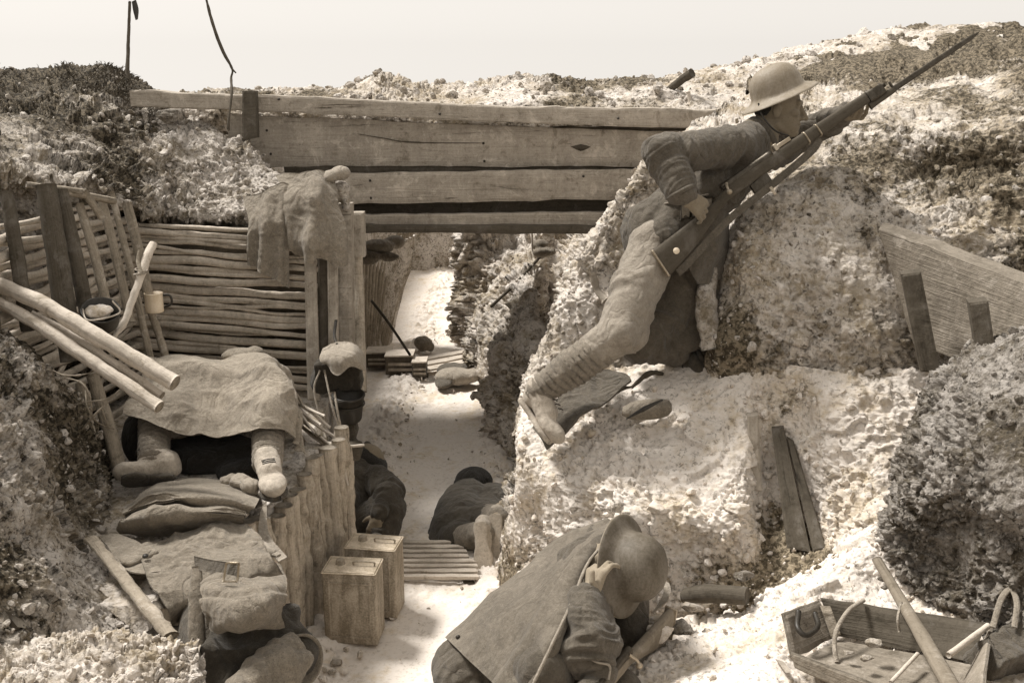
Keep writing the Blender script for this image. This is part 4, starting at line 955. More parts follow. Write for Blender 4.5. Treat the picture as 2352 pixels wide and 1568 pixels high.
stone(1512,1424,3.5,.04,'thin pale slab just above the flat stone beside the seated man',sq=(1.2,.8,.35),seed=2)
stone(1560,1440,3.48,.04,'dark clod right of the pale flat stone','darke',seed=3,cat='clod',nm='earth_clod')
stone(1508,1165,3.84,.035,'bright stone casting a dark shadow on the ledge edge','rock',seed=4)
stone(1690,1165,3.78,.04,'rounded stone at the right end of the ledge edge','rock',seed=5)
stone(1830,775,4.06,.055,'large pale lump on the bank right of the sentry','chalk',(1,.9,.8),seed=6)
stone(1890,720,4.08,.05,'big weathered lump higher on the bank between sentry and board','chalk',(1.1,.9,.8),seed=7)
tag(rod('dark_log', [P(1572,1368,3.72), P(1630,1362,3.66), P(1716,1368,3.6)], [.035,.042,.036], M['darkwood'], None, 14, 40, .008, 14, 12, .8), 'dark charred log lying at the foot of the ledge', 'log')
tag(rod('broken_peg', [P(1362,632,4.5), P(1372,665,4.5), P(1392,690,4.48)], [.018,.014,.022], M['plank'], None, 8, 20, .004), 'splintered peg in the bank left of the sentry leg', 'peg')
tag(sheet('ledge_sheet', [[(1225,985,4.2),(1290,905,4.25),(1350,862,4.3),(1400,848,4.32)],[(1245,1010,4.12),(1310,940,4.16),(1370,900,4.2),(1440,860,4.28)],[(1258,1035,4.06),(1330,960,4.08),(1390,925,4.13),(1450,872,4.24)]], M['sackd'], None, 30, 60, .01, .01, 14, 8), 'crumpled dark cloth spread on the ledge under the raised boot', 'cloth')
stone(1590,1395,3.55,.03,'small jagged stone on the slope below the charred log','mixed',seed=9)

# ---------------------------------------------------------------- crate, pick handle and bag at lower right
cr_ = empty('wooden_crate', P(1980, 1500, 3.0), 'broken open wooden crate lying on the slope at lower right', 'crate')
def bq(name, q, th, sd, m='board', par=cr_, flip=False, n=30, mm=8):
    v, f, uv = board(*[P(*p) for p in q], th, n, mm, .004, sd); return MB().add(v, f, uv[:, ::-1] if flip else uv).build(name, M[m], par, False)
bq('end_board', [(1802,1404,3.10),(1884,1376,3.28),(1924,1464,3.24),(1828,1512,3.04)], V(-.012, .006, -.004), 120)
bq('back_board', [(1886,1376,3.28),(2268,1432,3.06),(2232,1520,2.98),(1926,1464,3.24)], V(0, .016, .0), 121, 'darkwood')
bq('bottom_board', [(1926,1466,3.23),(2232,1522,2.97),(2170,1650,2.74),(1832,1514,3.02)], V(0, .005, -.014), 122)
bq('end_board', [(2232,1520,2.96),(2272,1434,3.04),(2250,1600,2.66),(2170,1650,2.72)], V(.014, .004, 0), 123)
bq('front_board', [(1816,1498,3.00),(2166,1628,2.70),(2168,1690,2.70),(1826,1536,2.99)], V(.003, .014, 0), 124, 'board')
bq('corner_batten', [(1884,1392,3.24),(1908,1392,3.23),(1934,1462,3.20),(1912,1470,3.20)], V(0, .014, 0), 125, 'bark')
rod('rope_handle', [P(1834,1404,3.12), P(1832,1440,3.06), P(1852,1458,3.05), P(1878,1438,3.1), P(1872,1408,3.16)], .0085, M['leather'], cr_, 8, 40, .001)
rod('rope_handle', [P(1984,1378,3.22), P(1950,1400,3.15), P(1924,1440,3.08), P(1916,1480,3.05), P(1922,1520,3.02)], .007, M['rope'], cr_, 8, 40, .001)
rod('brace', [P(2270,1436,3.0), P(2178,1504,2.88)], .009, M['peeled'], cr_, 8, 14, .001)
rod('brace', [P(2108,1500,2.96), P(2046,1566,2.85)], .006, M['peeled'], cr_, 8, 14, .001)
rod('brace', [P(2070,1382,3.14), P(2062,1420,3.1), P(2066,1450,3.1)], .004, M['rope'], cr_, 6, 14, .001)
for i in range(3):
    x, y = [(1948,1498),(1990,1510),(2010,1475),(2060,1540),(1965,1535)][i]
    stone(x, y, 3.06-.0006*(y-1470)*3-(x-1948)*.0008, .011+.003*(i % 3), ['small clod near the rope in the crate','clod in the middle of the crate bottom','thin clod close to the crate back board','clod lying by the near crate edge','flat clod beside the front crate board'][i], 'mixed', (1.4, 1, .7), 30+i, 'clod', 'clods inside the crate', 'earth_clod')
tag(rod('pick_handle', [P(2014,1284,3.36), P(2060,1362,3.22), P(2110,1446,3.0), P(2200,1602,2.66)], [.0165,.018,.022,.026], M['stockl'], None, 14, 50, .0015, 14, 3, .75), 'stout wooden pick handle leaning across the crate', 'handle')
tag(blob('canvas_bag', [boxv(P(2322,1500,2.95), V(.085, .02, .01), V(-.01, .05, .02), V(.01, -.02, .06))[:2]], M['sackd'], None, .008, 5, amp=.012, segs=[(P(2280,1470,2.95), P(2360,1540,2.9))], fa=12, fp=9, seed=3, lump=.02, lf=14), 'dark canvas bag slumped against the right bank by the crate', 'bag')
tag(rod('strap_loop', [P(2280,1440,2.95), P(2300,1375,3.0), P(2322,1352,3.02), P(2336,1385,2.98), P(2330,1440,2.93)], .009, M['web'], None, 8, 40, .001, flat=.5), 'pale strap loop standing up from the dark canvas bag', 'strap')
stone(2025,1328,3.34,.016,'dark pebble just left of the pick handle top','darke',seed=41); stone(2032,1348,3.3,.012,'smaller dark pebble under the one left of the pick handle','darke',seed=42)
stone(1708,1322,3.66,.03,'dark clod at the right end of the charred log','darke',seed=43,cat='clod',nm='earth_clod')
bq('splinter', [(1782,1512,3.07),(1800,1518,3.06),(1822,1545,3.0),(1806,1545,3.0)], V(0, .01, -.005), 130, 'plank', None)
bpy.data.objects['splinter']['label'] = 'small wood splinter lying left of the crate'; bpy.data.objects['splinter']['category'] = 'splinter'
# ================================================================== RIFLES
def make_rifle(O, a, up, label, wood_='stock', sling=True, bayonet=True):
    """O butt end on the bore line, a towards the muzzle, up = sight side"""
    a = nrm(a); up = nrm(up-a*np.dot(up, a)); s = np.cross(a, up)
    if np.dot(s, camdir(O)) < 0: s = -s
    t = empty('rifle', O, label, 'rifle', None)
    Q = lambda x, u, w=0.0: O+a*x+up*u+s*w
    secs = [(Q(x, u), up, s, hh, hw) for x, u, hh, hw in [(0,-.092,.058,.019),(.02,-.090,.059,.021),(.14,-.070,.047,.020),(.25,-.045,.030,.018),(.31,-.028,.021,.0165),(.36,-.012,.022,.017),(.42,-.004,.027,.019),(.55,.0,.027,.019),(.75,.002,.025,.018),(.95,.002,.0225,.0165),(1.04,.002,.022,.015),(1.05,.002,.021,.015)]]
    v, f, uv = loft(secs, 24, 120, 2.8); MB().add(v, f, uv).build('stock', M[wood_], t)
    v, f, uv = boxv(Q(-.002,-.092), a*.004, up*.061, s*.022, .002); MB().add(v, f, uv).build('butt_plate', M['steel'], t)
    if bayonet: v, f, uv = lathe([(0,.003),(.011,.002),(.013,0)], Q(.075,-.085,.0225), s, 20); MB().add(v, f, uv).build('butt_disc', M['enamel'], t)
    v, f, uv = tube([Q(.36,.022),Q(.60,.026)], [.016,.017], 14, 10); MB().add(v, f, uv).build('receiver', M['gun'], t); v, f, uv = tube([Q(1.03,.006),Q(1.115,.006)], [.0085,.0085], 12, 4); MB().add(v, f, uv).build('barrel', M['gun'], t)
    v, f, uv = loft([(Q(x, u), up, s, hh, .0195) for x, u, hh in [(1.03,0,.024),(1.05,-.002,.026),(1.09,-.002,.025),(1.10,-.002,.022)]], 18, 14, 3.5); MB().add(v, f, uv).build('nose_cap', M['gun'], t)
    m = MB(); m.add(*tube([Q(.385,.026,.014),Q(.375,.012,.036),Q(.37,-.004,.044)], [.006,.005,.005], 8, 10)); m.add(*ell(Q(.37,-.008,.046), (.011,.011,.011))); m.build('bolt', M['steel'], t)
    v, f, uv = boxv(Q(.50,-.052), a*.042+up*.006, up*.026, s*.012, .003); MB().add(v, f, uv).build('magazine', M['gun'], t)
    rod('trigger_guard', [Q(.36,-.03),Q(.37,-.058),Q(.41,-.062),Q(.45,-.040)], .003, M['gun'], t, 6, 20, 0)
    m = MB(); m.add(*boxv(Q(.655,.036), a*.036, up*.008, s*.012, .002)); m.add(*boxv(Q(.625,.038), a*.008, up*.014, s*.014, .002)); m.build('rear_sight', M['steel'], t)
    m = MB(); m.add(*boxv(Q(1.075,.034), a*.010, up*.014, s*.003, .001)); m.add(*boxv(Q(1.075,.026), a*.012, up*.007, s*.015, .001)); m.build('front_sight', M['steel'], t)
    for x in (.745, .80): rod('band', [Q(x,.027,0),Q(x,.020,.017),Q(x,-.016,.018),Q(x,-.023,0),Q(x,-.016,-.018),Q(x,.020,-.017),Q(x,.027,0)], .0035, M['steel'], t, 6, 40, 0)
    if sling:
        pts = [Q(.035,-.150,0),Q(.06,-.158,.008),Q(.30,-.100,.012),Q(.50,-.080,.014),Q(.72,-.055,.012),Q(.79,-.032,.004)]
        c = cr(np.array(pts), 60); g = np.stack([c+up*h+s*.002*math.cos(h*90) for h in np.linspace(-.015, .015, 5)], 1)
        q = g.reshape(-1, 3)+s*(.0015*fbm(g.reshape(-1, 3)*30, 2, 3))[:, None]; F = gridfaces(60, 5); N = len(q)
        mk('sling', np.concatenate([q, q-s*.003]), np.concatenate([F, F[:, ::-1]+N]), M['sackd'], t)
        m = MB(); m.add(*boxv(Q(.52,-.098,.016), a*.006, up*.018, s*.003, .001)); m.build('sling_buckle', M['steel'], t)
    if bayonet:
        b = mk('bayonet', *loft([(Q(x, u), up, s, hh, hw) for x, u, hh, hw in [(1.02,-.034,.014,.010),(1.05,-.033,.012,.0095),(1.12,-.030,.013,.0095),(1.135,-.030,.011,.009)]], 12, 20)[:2], M['stock'], t)
        v, f, uv = boxv(Q(1.135,-.018), a*.004, up*.024, s*.007, .002); MB().add(v, f, uv).build('crossguard', M['gun'], b)
        v, f, uv = loft([(Q(x, -.028), up, s, hh, hw) for x, hh, hw in [(1.135,.0115,.0035),(1.35,.0110,.003),(1.48,.0095,.0026),(1.53,.0025,.001)]], 10, 30, 2); MB().add(v, f, uv).build('blade', M['gun'], b)
    return t
rO, rM = P(1488,560,4.05), P(2035,197,4.02)
ra = nrm(rM-rO); rup = nrm(P(1740,330,4.05)-P(1773,378,4.05))
rifle1 = make_rifle(rO, ra, rup, 'long rifle with fixed bayonet held slantwise by the kneeling sentry')

# ================================================================== PEOPLE
BROD = [(0,.120),(.03,.118),(.055,.111),(.078,.096),(.095,.072),(.104,.040),(.107,.014),(.113,.002),(.130,-.007),(.150,-.017),(.1565,-.021),(.1575,-.0235),(.1555,-.0245),(.130,-.011),(.110,-.003),(.103,.014),(.10,.04),(.09,.07),(.072,.093),(0,.114)]
def helmet(parent, c, axis, mat, fwd, k=1.0):
    v, f, uv = lathe([(r*k, h*k) for r, h in BROD], c, axis, 64, (1.04, .96), fwd)
    axis = nrm(axis); d = .0022*fbm(v*26, 3, 5)
    o = mk('helmet', v+axis*d[:, None], f, M[mat], parent, uv)
    rm, f2, uv2 = tube(ringtube(c-axis*.0245*k, nrm(np.asarray(fwd)-axis*np.dot(fwd, axis))*.1565*1.04*k, nrm(np.cross(axis, fwd))*.1565*.96*k, 0, 50), .0022, 6, 90, cap=False)
    mk('rim', rm, f2, M['helmet'], o)
    return o
def hand(wr, d, n, curl=(.5, .55, .6, .65), thumb=None, k=1.0, side=None, spread=.0225):
    """palm, four curled fingers and a thumb as overlapping capsules"""
    d = nrm(d); n = nrm(n-d*np.dot(n, d)); sd = np.cross(d, n) if side is None else nrm(side)
    S = [caps(wr, wr+d*.03*k, .029*k, .034*k, .7, n)]
    for o_ in (-.028, -.010, .010, .027):
        S.append(caps(wr+d*.02*k+sd*o_*.6*k, wr+d*.088*k+sd*o_*k, .017*k, .0145*k, .9, n))
    for i, (o_, L) in enumerate(zip((-1.5, -.5, .5, 1.5), (.92, 1.05, 1.0, .80))):
        p = wr+d*(.092-.004*abs(o_))*k+sd*o_*spread*k; ang = 0; r = .0095*k
        for j, sl in enumerate((.044, .027, .021)):
            ang += curl[i]*(1.0, 1.25, .9)[j]
            q = p+(d*math.cos(ang)+n*math.sin(ang))*sl*L*k; S.append(caps(p, q, r, r*.9)); p = q; r *= .9
    t = nrm(d*.55-sd*.75+n*.35) if thumb is None else nrm(thumb)
    p = wr+d*.025*k-sd*.028*k; q = p+t*.040*k; S.append(caps(p, q, .0135*k, .0105*k)); e = nrm(t*.8+d*.5+n*.25)
    S.append(caps(q, q+e*.030*k, .0105*k, .009*k))
    return S
def head(C, F, U, Sd, face=True):
    """cranium, jaw and features; F forward, U up, Sd sideways"""
    F, U, Sd = nrm(F), nrm(U), nrm(Sd)
    q = lambda f, u, s=0.0: C+F*f+U*u+Sd*s
    S = [ell(q(-.012,.02), (.098,.078,.095), F, U), ell(q(.022,-.040), (.070,.060,.072), F, U), ell(q(.045,-.075), (.048,.046,.042), F, U), ell(q(.074,-.100), (.020,.024,.018), F, U)]
    for s in (-1, 1):
        S += [ell(q(.060,-.022,.036*s), (.026,.024,.020), F, U), ell(q(-.008,-.018,.078*s), (.017,.010,.030), F, U), caps(q(.0,-.075,.047*s), q(.062,-.104,.014*s), .018, .016), caps(q(.078,.022,.040*s), q(.086,.020,.010*s), .011, .012), ell(q(.074,.0,.031*s), (.012,.013,.010), F, U)]
    S += [caps(q(.086,.010), q(.110,-.034), .009, .0125), ell(q(.114,-.040), (.0125,.011,.011), F, U)]
    for s in (-1, 1): S.append(ell(q(.100,-.043,.013*s), (.010,.008,.008), F, U))
    S += [ell(q(.086,-.066), (.013,.024,.007), F, U), ell(q(.083,-.081), (.013,.020,.008), F, U), ell(q(.074,-.058), (.02,.026,.018), F, U)]
    return S
def boot(parent, ankle, heel, toe, mat='boot', shaft=None, k=1.0, solem='bootd', soledir=None):
    ankle, heel, toe = map(np.asarray, (ankle, heel, toe)); f = nrm(toe-heel); u = ankle-heel; u = nrm(u-f*np.dot(u, f)); s = np.cross(f, u)
    L = np.linalg.norm(toe-heel)
    q = lambda a, b, c=0.0: heel+f*a*L+u*b*k+s*c*k
    S = [ell(q(.10,.045), (.045*k,.038*k,.045*k), f, u), caps(q(.12,.06), ankle, .046*k, .045*k), caps(q(.25,.055), q(.55,.035), .046*k, .040*k, .85, u), ell(q(.74,.030), (.07*k,.048*k,.030*k), f, u), ell(q(.84,.030), (.055*k,.042*k,.032*k), f, u), caps(ankle-f*.01, q(.5,.05), .045*k, .036*k)]
    if shaft is not None: S.append(caps(ankle, shaft, .046*k, .052*k))
    b = blob('boot', S, M[mat], parent, .0055, 3, lump=.004, lf=40)
    secs = [(q(a, -.002), u, s, .010*k, w*k) for a, w in [(-.02,.016),(.0,.030),(.12,.037),(.4,.031),(.7,.047),(.88,.041),(.985,.018)]]
    v, f_, uv = loft(secs, 20, 40, 3.5); mk('sole', v, f_, M[solem], b, uv)
    lc = MB()
    for i in range(5):
        a = .34+.0*i; c0 = ankle*(1-(i/5.5))+q(.62,.062)*(i/5.5); c0 = c0+nrm(f*.6+u*.8)*.040*k
        lc.add(*tube([c0-s*.022*k, c0+nrm(f*.6+u*.8)*.004, c0+s*.022*k], .0028, 5, 8))
    lc.build('laces', M['leather'], b)
    return b
def puttee_fn(segs, amp=.0035, pitch=.026):
    def fn(v, nn):
        S, PP, I = limbco(v, segs)
        an = np.arctan2(PP[:, 2], PP[:, 0]+.5*PP[:, 1])/(2*math.pi)
        ph = (S/pitch+an+.25*fbm(v*9, 2, 3)) % 1
        return v+nn*(amp*(1-ph)**.6*1.6-amp*(ph > .93)*1.2+.0025*fbm(v*40, 2, 8))[:, None]
    return fn
def person(loc, label, grp=None): return empty('person', loc, label, 'person', grp)

# ---------------- the sentry
se = person(P(1540,830,4.35), 'helmeted sentry kneeling on the ledge, one boot raised, gripping the long rifle')
shN, elN, wrN = P(1690,338,4.13), P(1522,352,3.98), P(1574,448,3.92)
shF, elF, wrF = P(1775,350,4.45), P(1880,292,4.42), P(1946,264,4.22)
nb, ch, wa, pv = P(1738,318,4.27), P(1650,400,4.27), P(1575,475,4.27), P(1525,545,4.27)
hpN, knN, anN = P(1508,560,4.20), P(1424,762,4.03), P(1238,898,4.08)
hpF, knF, anF = P(1575,610,4.33), P(1468,790,4.30), P(1580,800,4.40)
HC = P(1788,246,4.25); HF = nrm(V(.97, -.20, -.05)); HU = nrm(V(.06, .05, 1)); HS = nrm(np.cross(HU, HF)); 
if np.dot(HS, camdir(HC)) < 0: HS = -HS
S = head(HC, HF, HU, HS)+[caps(HC-HU*.07-HF*.02, nb, .056, .062)]
S += [caps(nb, ch, .09, .12), caps(ch, wa, .12, .11), caps(wa, pv, .11, .12), caps(nb, shN, .06, .05), caps(nb, shF, .06, .05)]
S += [caps(shN, elN, .045, .038), caps(elN, wrN, .038, .026), caps(shF, elF, .045, .038), caps(elF, wrF, .038, .026)]
S += [caps(pv, hpN, .11, .07), caps(hpN, knN, .07, .05), caps(knN, anN, .05, .035), caps(pv, hpF, .11, .07), caps(hpF, knF, .07, .05), caps(knF, anF, .05, .035)]
gN = P(1645,505,3.985)
S += hand(wrN, gN-wrN, -camdir(gN)*.75+V(.2, 0, -.45), (.45,.5,.55,.6), thumb=nrm((gN-wrN)*4+V(0.2, .3, .75)))
gF = P(1990,262,4.05)
S += hand(wrF, P(1985,278,4.03)-wrF, camdir(gF)*.3+V(.1, -.2, .85), (.55,.6,.65,.7), thumb=V(.3, .3, .8))
blob('body', S, M['skin'], se, .0042, 2)
def cloth_seg(v, nn): return v
tS = [caps(nb+V(-.02, 0, -.01), ch, .085, .135, .9, V(0, 1, 0)), caps(ch, wa, .14, .128), caps(wa, P(1515,535,4.27), .128, .158), caps(nb, shN, .075, .078), caps(nb, shF, .075, .075), ell(P(1690,360,4.22), (.12, .11, .10)),
      caps(shN, elN, .080, .073), caps(elN, P(1568,440,3.93), .076, .056), caps(shF, elF, .075, .06), caps(elF, P(1935,266,4.25), .062, .048), caps(P(1720,345,4.22), P(1640,430,4.18), .075, .09),
      caps(P(1560,500,4.22), P(1530,550,4.2), .11, .12), caps(P(1585,510,4.3), P(1572,580,4.28), .10, .10)]
tseg = [(shN, elN), (elN, wrN), (nb, pv), (shF, elF), (elF, wrF)]
blob('tunic', tS, M['tunic'], se, .0065, 4, amp=.0105, segs=tseg, fa=26, fp=6, seed=4, lump=.006, lf=12)
# collar, cuffs, belt, straps
cax = nrm(HC-HU*.06-nb); c1 = nrm(np.cross(cax, V(0, 1, 0))); c2 = np.cross(cax, c1); cc = nb+cax*.035
rod('collar', ringtube(cc, c1*.072, c2*.074, 0), .019, M['tunic'], se, 10, 50, .003, 30, 3, .7)
rod('cuff', ringtube(P(1563,440,3.93), nrm(V(1, -.2, .55))*.056, camdir(wrN)*.056, 0), .009, M['tunic'], se, 8, 40, .002)
bc = P(1590,455,4.24); bx = nrm(P(1680,436,4.2)-P(1520,470,4.2))
rod('belt', [bc-bx*.13+camdir(bc)*.04, bc-bx*.08+camdir(bc)*.12, bc+camdir(bc)*.142, bc+bx*.08+camdir(bc)*.115, bc+bx*.135+camdir(bc)*.02], .014, M['web'], se, 8, 40, .001, flat=.35)
bl = MB()
for dx in (-.025, .02, .065): bl.add(*boxv(bc+bx*dx+camdir(bc)*.15+V(0, 0, -.045), bx*.020, camdir(bc)*.016, V(0, 0, .032), .006))
bl.build('ammunition_pouch', M['web'], se)
trN = [caps(pv, hpN, .125, .115), caps(hpN, P(1452,680,4.10), .105, .096), caps(P(1452,680,4.10), knN, .096, .088), caps(knN, P(1372,802,4.05), .082, .076), caps(P(1470,650,4.12), P(1448,770,4.08), .07, .07)]
blob('trousers', trN, M['trdusty'], se, .007, 4, amp=.009, segs=[(hpN, knN), (knN, anN)], fa=16, fp=7, seed=8, lump=.010, lf=10)
trF = [caps(pv+V(0, .05, 0), hpF, .12, .118), caps(hpF, P(1545,700,4.33), .115, .105), caps(P(1560,690,4.33), knF, .11, .082), caps(knF, P(1545,800,4.36), .075, .07), ell(P(1560,770,4.36), (.12,.10,.065)), caps(P(1590,640,4.36), P(1580,760,4.36), .085, .09)]
blob('trousers', trF, M['tunic'], se, .007, 4, amp=.010, segs=[(hpF, knF), (knF, anF)], fa=18, fp=6, seed=18, lump=.008, lf=10)
blob('puttee', [caps(P(1385,796,4.05), P(1318,842,4.06), .070, .074), caps(P(1318,842,4.06), anN, .074, .050)], M['puttee'], se, .005, 1, fn=puttee_fn([(knN, anN)], .0055, .028))
boot(se, anN, P(1200,918,4.10), P(1258,1012,4.02)+V(.015, 0, -.01), 'boot', None, 1.12, 'boot')
boot(se, anF, P(1592,790,4.40), P(1620,838,4.32), 'bootd', None, 1.0)
hc = P(1787,214,4.25); hax = nrm(V(-.40, .03, .915)); helmet(se, hc, hax, 'helmet', V(.92, 0, .40), 1.0)
rod('chin_strap', [P(1742,238,4.19), P(1752,268,4.17), P(1780,300,4.17), P(1812,312,4.20)], .004, M['leather'], se, 6, 20, 0)
blob('hair', [ell(HC-HF*.045+HU*.005, (.062,.078,.062), HF, HU)], M['hair'], se, .006, 2, lump=.004, lf=50)
sheet('tunic_skirt', [
    [(1512,440,4.28),(1550,450,4.17),(1602,458,4.15),(1652,466,4.17),(1676,476,4.28)],
    [(1484,466,4.28),(1534,502,4.14),(1592,536,4.13),(1650,556,4.16),(1674,566,4.28)],
    [(1456,492,4.30),(1508,536,4.13),(1560,580,4.12),(1606,652,4.13),(1652,640,4.26)]], M['tunic'], se, 60, 60, .006, .008, 14, 77, lambda u, w: .014*np.sin(w*11+u*2)*u)

# ---------------- the man hunched in front under a groundsheet
fm = person(P(1260,1568,3.3), 'soldier hunched under a rubber groundsheet with his helmeted head resting on his hand')
fh = P(1425,1292,3.47); fF = nrm(V(-.62, -.42, -.66)); fU = nrm(V(.66, -.22, .72)); fU = nrm(fU-fF*np.dot(fU, fF)); fS = np.cross(fF, fU)
fsh, fsh2, fel, fwr = P(1345,1300,3.42), P(1400,1250,3.75), P(1350,1478,3.06), P(1352,1378,3.14)
fnb, fch, fpv = P(1370,1285,3.55), P(1300,1370,3.55), P(1170,1520,3.52)
S = head(fh, fF, fU, fS)+[caps(fh-fF*.02-fU*.06, fnb, .055, .06), caps(fnb, fch, .09, .13), caps(fch, fpv, .13, .14), caps(fnb, fsh, .06, .05), caps(fsh, fel, .045, .038), caps(fel, fwr, .038, .026),
     caps(fpv, P(1240,1555,3.08), .09, .065), caps(P(1240,1555,3.08), P(1260,1850,3.0), .06, .05), caps(fpv, P(1420,1640,3.3), .09, .06), caps(P(1420,1640,3.3), P(1440,1850,3.2), .06, .05)]
S += hand(fwr, P(1364,1334,3.16)-fwr, V(.55, .6, .25), (.55,.6,.6,.7), thumb=V(-.35, .1, .8))
S += hand(P(1350,1330,3.30), P(1356,1296,3.30)-P(1350,1330,3.30), V(.5, .6, -.1), (.6,.65,.7,.75), k=.9)
blob('body', S, M['skinl'], fm, .0042, 2)
tS = [caps(fnb, fch, .10, .14), caps(fch, fpv, .14, .16), caps(fnb, fsh, .085, .085), caps(fsh, P(1338,1400,3.2), .085, .08), caps(P(1338,1400,3.2), fel, .078, .080), caps(fel, P(1345,1385,3.14), .082, .058), ell(P(1345,1440,3.12), (.078,.075,.10)), caps(fnb, P(1430,1340,3.62), .085, .085), caps(P(1430,1340,3.62), P(1440,1440,3.5), .085, .07)]
blob('tunic', tS, M['tunic'], fm, .0065, 4, amp=.015, segs=[(fel, fwr), (fsh, fel)], fa=22, fp=9, seed=15, lump=.008, lf=12, slant=1.1)
trS = [caps(P(1090,1560,3.45), P(1130,1640,3.4), .135, .15), caps(fpv, P(1090,1545,3.46), .15, .14), caps(fpv, P(1250,1545,3.06), .12, .082), caps(P(1250,1545,3.06), P(1265,1850,3.0), .082, .07), caps(P(1415,1600,3.2), P(1430,1850,3.1), .09, .08), caps(fpv, P(1415,1600,3.2), .12, .09), ell(P(1248,1545,3.04), (.078,.075,.085))]
blob('trousers', trS, M['tunic'], fm, .007, 4, amp=.008, segs=[(fpv, P(1250,1545,3.06)), (P(1090,1545,3.46), P(1130,1640,3.4))], fa=18, fp=6, seed=24, lump=.008, lf=9)
helmet(fm, P(1446,1300,3.28), nrm(V(.78, -.56, .22)), 'helmetd', V(.1, .3, .9), 1.0)
blob('hair', [ell(fh-fF*.05-fU*.005, (.06,.078,.07), fF, fU), ell(P(1372,1268,3.36), (.04,.04,.045))], M['hair'], fm, .006, 2, lump=.004, lf=50)
def lerp(a, b, t): return tuple(a[i]+(b[i]-a[i])*t for i in range(3))
oE = [(1398,1194,3.62),(1300,1232,3.62),(1195,1318,3.60),(1102,1390,3.56),(1022,1462,3.50)]
iE = [(1430,1210,3.44),(1356,1284,3.26),(1318,1372,3.14),(1276,1462,3.03),(1196,1630,2.95)]
rows = []
for o_, i_, b_ in zip(oE, iE, (.03, .07, .09, .08, .05)):
    r = [(o_[0]+18, o_[1]+16, o_[2]+.22)]
    for t in (0, .22, .5, .78, 1): 
        x, y, d = lerp(o_, i_, t); r.append((x-(0 if t in (0, 1) else 0), y, d-b_*math.sin(math.pi*min(1, t+.05))))
    r.append((i_[0]+6, i_[1]+4, i_[2]+.05)); rows.append(r)
cape = sheet('groundsheet_cape', rows, M['cape'], fm, 120, 120, .004, .010, 7, 33, lambda u, w: .022*np.sin(w*12-u*3.2+.8)*np.clip(.25+w*1.0, 0, 1)*(1.05-.55*u)+.010*np.sin(w*25+u*6)*np.clip(w-.3, 0, 1)+.014*np.exp(-((w-.70+.1*u)/.04)**2)*(.3+u)-.010*np.exp(-((w-.60+.05*u)/.06)**2))
c = [P(*q) for q in iE]; rod('seam', [q+camdir(q)*.030 for q in c], .0055, M['canvas'], cape, 6, 60, .001)  # pale rod paints the highlight streak along the inner seam
for x, y, d in ((1052,1462,3.44), (1148,1554,3.26)):
    q = P(x, y, d-.03); v, f, uv = lathe([(0,.004),(.006,.003),(.008,0)], q, camdir(q), 14); MB().add(v, f, uv).build('eyelet', M['iron'], cape)
rod('collar', [P(1432,1216,3.50), P(1396,1246,3.42), P(1366,1290,3.38), P(1352,1320,3.34)], [.016,.022,.020,.012], M['tunic'], fm, 8, 30, .004, 30, 3, .6)
rf = make_rifle(P(1545,1378,3.44), nrm(P(1390,1568,3.02)-P(1545,1378,3.44)), camdir(P(1450,1480,3.2))*.9+V(-.25, 0, .15), 'second rifle standing butt upward beside the hunched man, its pale stock under the helmet', 'stockl', False, False)
tag(sheet('canvas_scrap', [[(1512,1322,3.6),(1536,1340,3.58)],[(1524,1360,3.5),(1540,1362,3.5)],[(1500,1410,3.42),(1534,1380,3.44)]], M['canvas'], None, 20, 12, .004, .004, 20, 4), 'pale canvas scrap sticking out right of the hunched man', 'scrap')
tag(blob('tied_bundle', [ell(P(1382,1545,3.02), (.05,.04,.045)), ell(P(1360,1590,2.98), (.05,.04,.05))], M['tunic'], None, .007, 3, lump=.01, lf=18), 'small tied bundle at the bottom edge beside the hunched man', 'bundle')
tag(rod('tie_string', [P(1350,1508,3.0), P(1372,1520,2.97), P(1400,1528,2.98), P(1398,1560,2.97)], .0035, M['rope'], None, 6, 20, .001), 'pale string tied round the small bundle', 'string')

# ---------------- man lying in the trench, boots towards us
lm = person(Z(1090, 1260), 'man in a dark coat curled up asleep on the trench floor, boot soles towards us')
hd = P(1088,1118,6.1); shl, hp = P(1092,1160,5.85), P(1062,1222,5.50)
lF, lU = nrm(V(.3, .2, -.9)), nrm(V(-.1, .95, .2)); lU = nrm(lU-lF*np.dot(lU, lF))
k1, k2 = P(1052,1240,5.36), P(1128,1190,5.42); a1, a2 = P(1108,1222,5.14), P(1142,1190,5.22)
S = head(hd, lF, lU, np.cross(lF, lU))+[caps(hd, shl, .055, .09), caps(shl, hp, .12, .12), caps(hp, k1, .08, .05), caps(k1, a1, .05, .035), caps(hp, k2, .08, .05), caps(k2, a2, .05, .035), caps(shl+V(.15, 0, 0), shl+V(.2, -.25, .02), .045, .035)]
S += hand(shl+V(.2, -.25, .02), V(0, -1, -.2), V(0, 0, -1), (.3,.3,.3,.3))
blob('body', S, M['skinl'], lm, .006, 2)
blob('greatcoat', [caps(shl+V(-.04, 0, 0), hp+V(-.02, 0, 0), .15, .155), caps(shl+V(.10, 0, -.02), hp+V(.10, .1, -.02), .15, .15), caps(hp, k1, .15, .10), caps(hp+V(.05, 0, 0), k2, .14, .085), ell(hp+V(-.06, -.03, -.03), (.13,.16,.10)), caps(shl+V(.15, 0, .0), shl+V(.24, -.3, 0), .08, .07)], M['tunicd'], lm, .008, 4, amp=.012, segs=[(shl, hp), (hp, k1)], fa=12, fp=6, seed=44, lump=.012, lf=8)
blob('cap', [ell(hd+V(0, .0, .035), (.115,.12,.085)), ell(hd+V(0, .06, .0), (.125,.10,.05))], M['hair'], lm, .007, 3, lump=.006, lf=14)
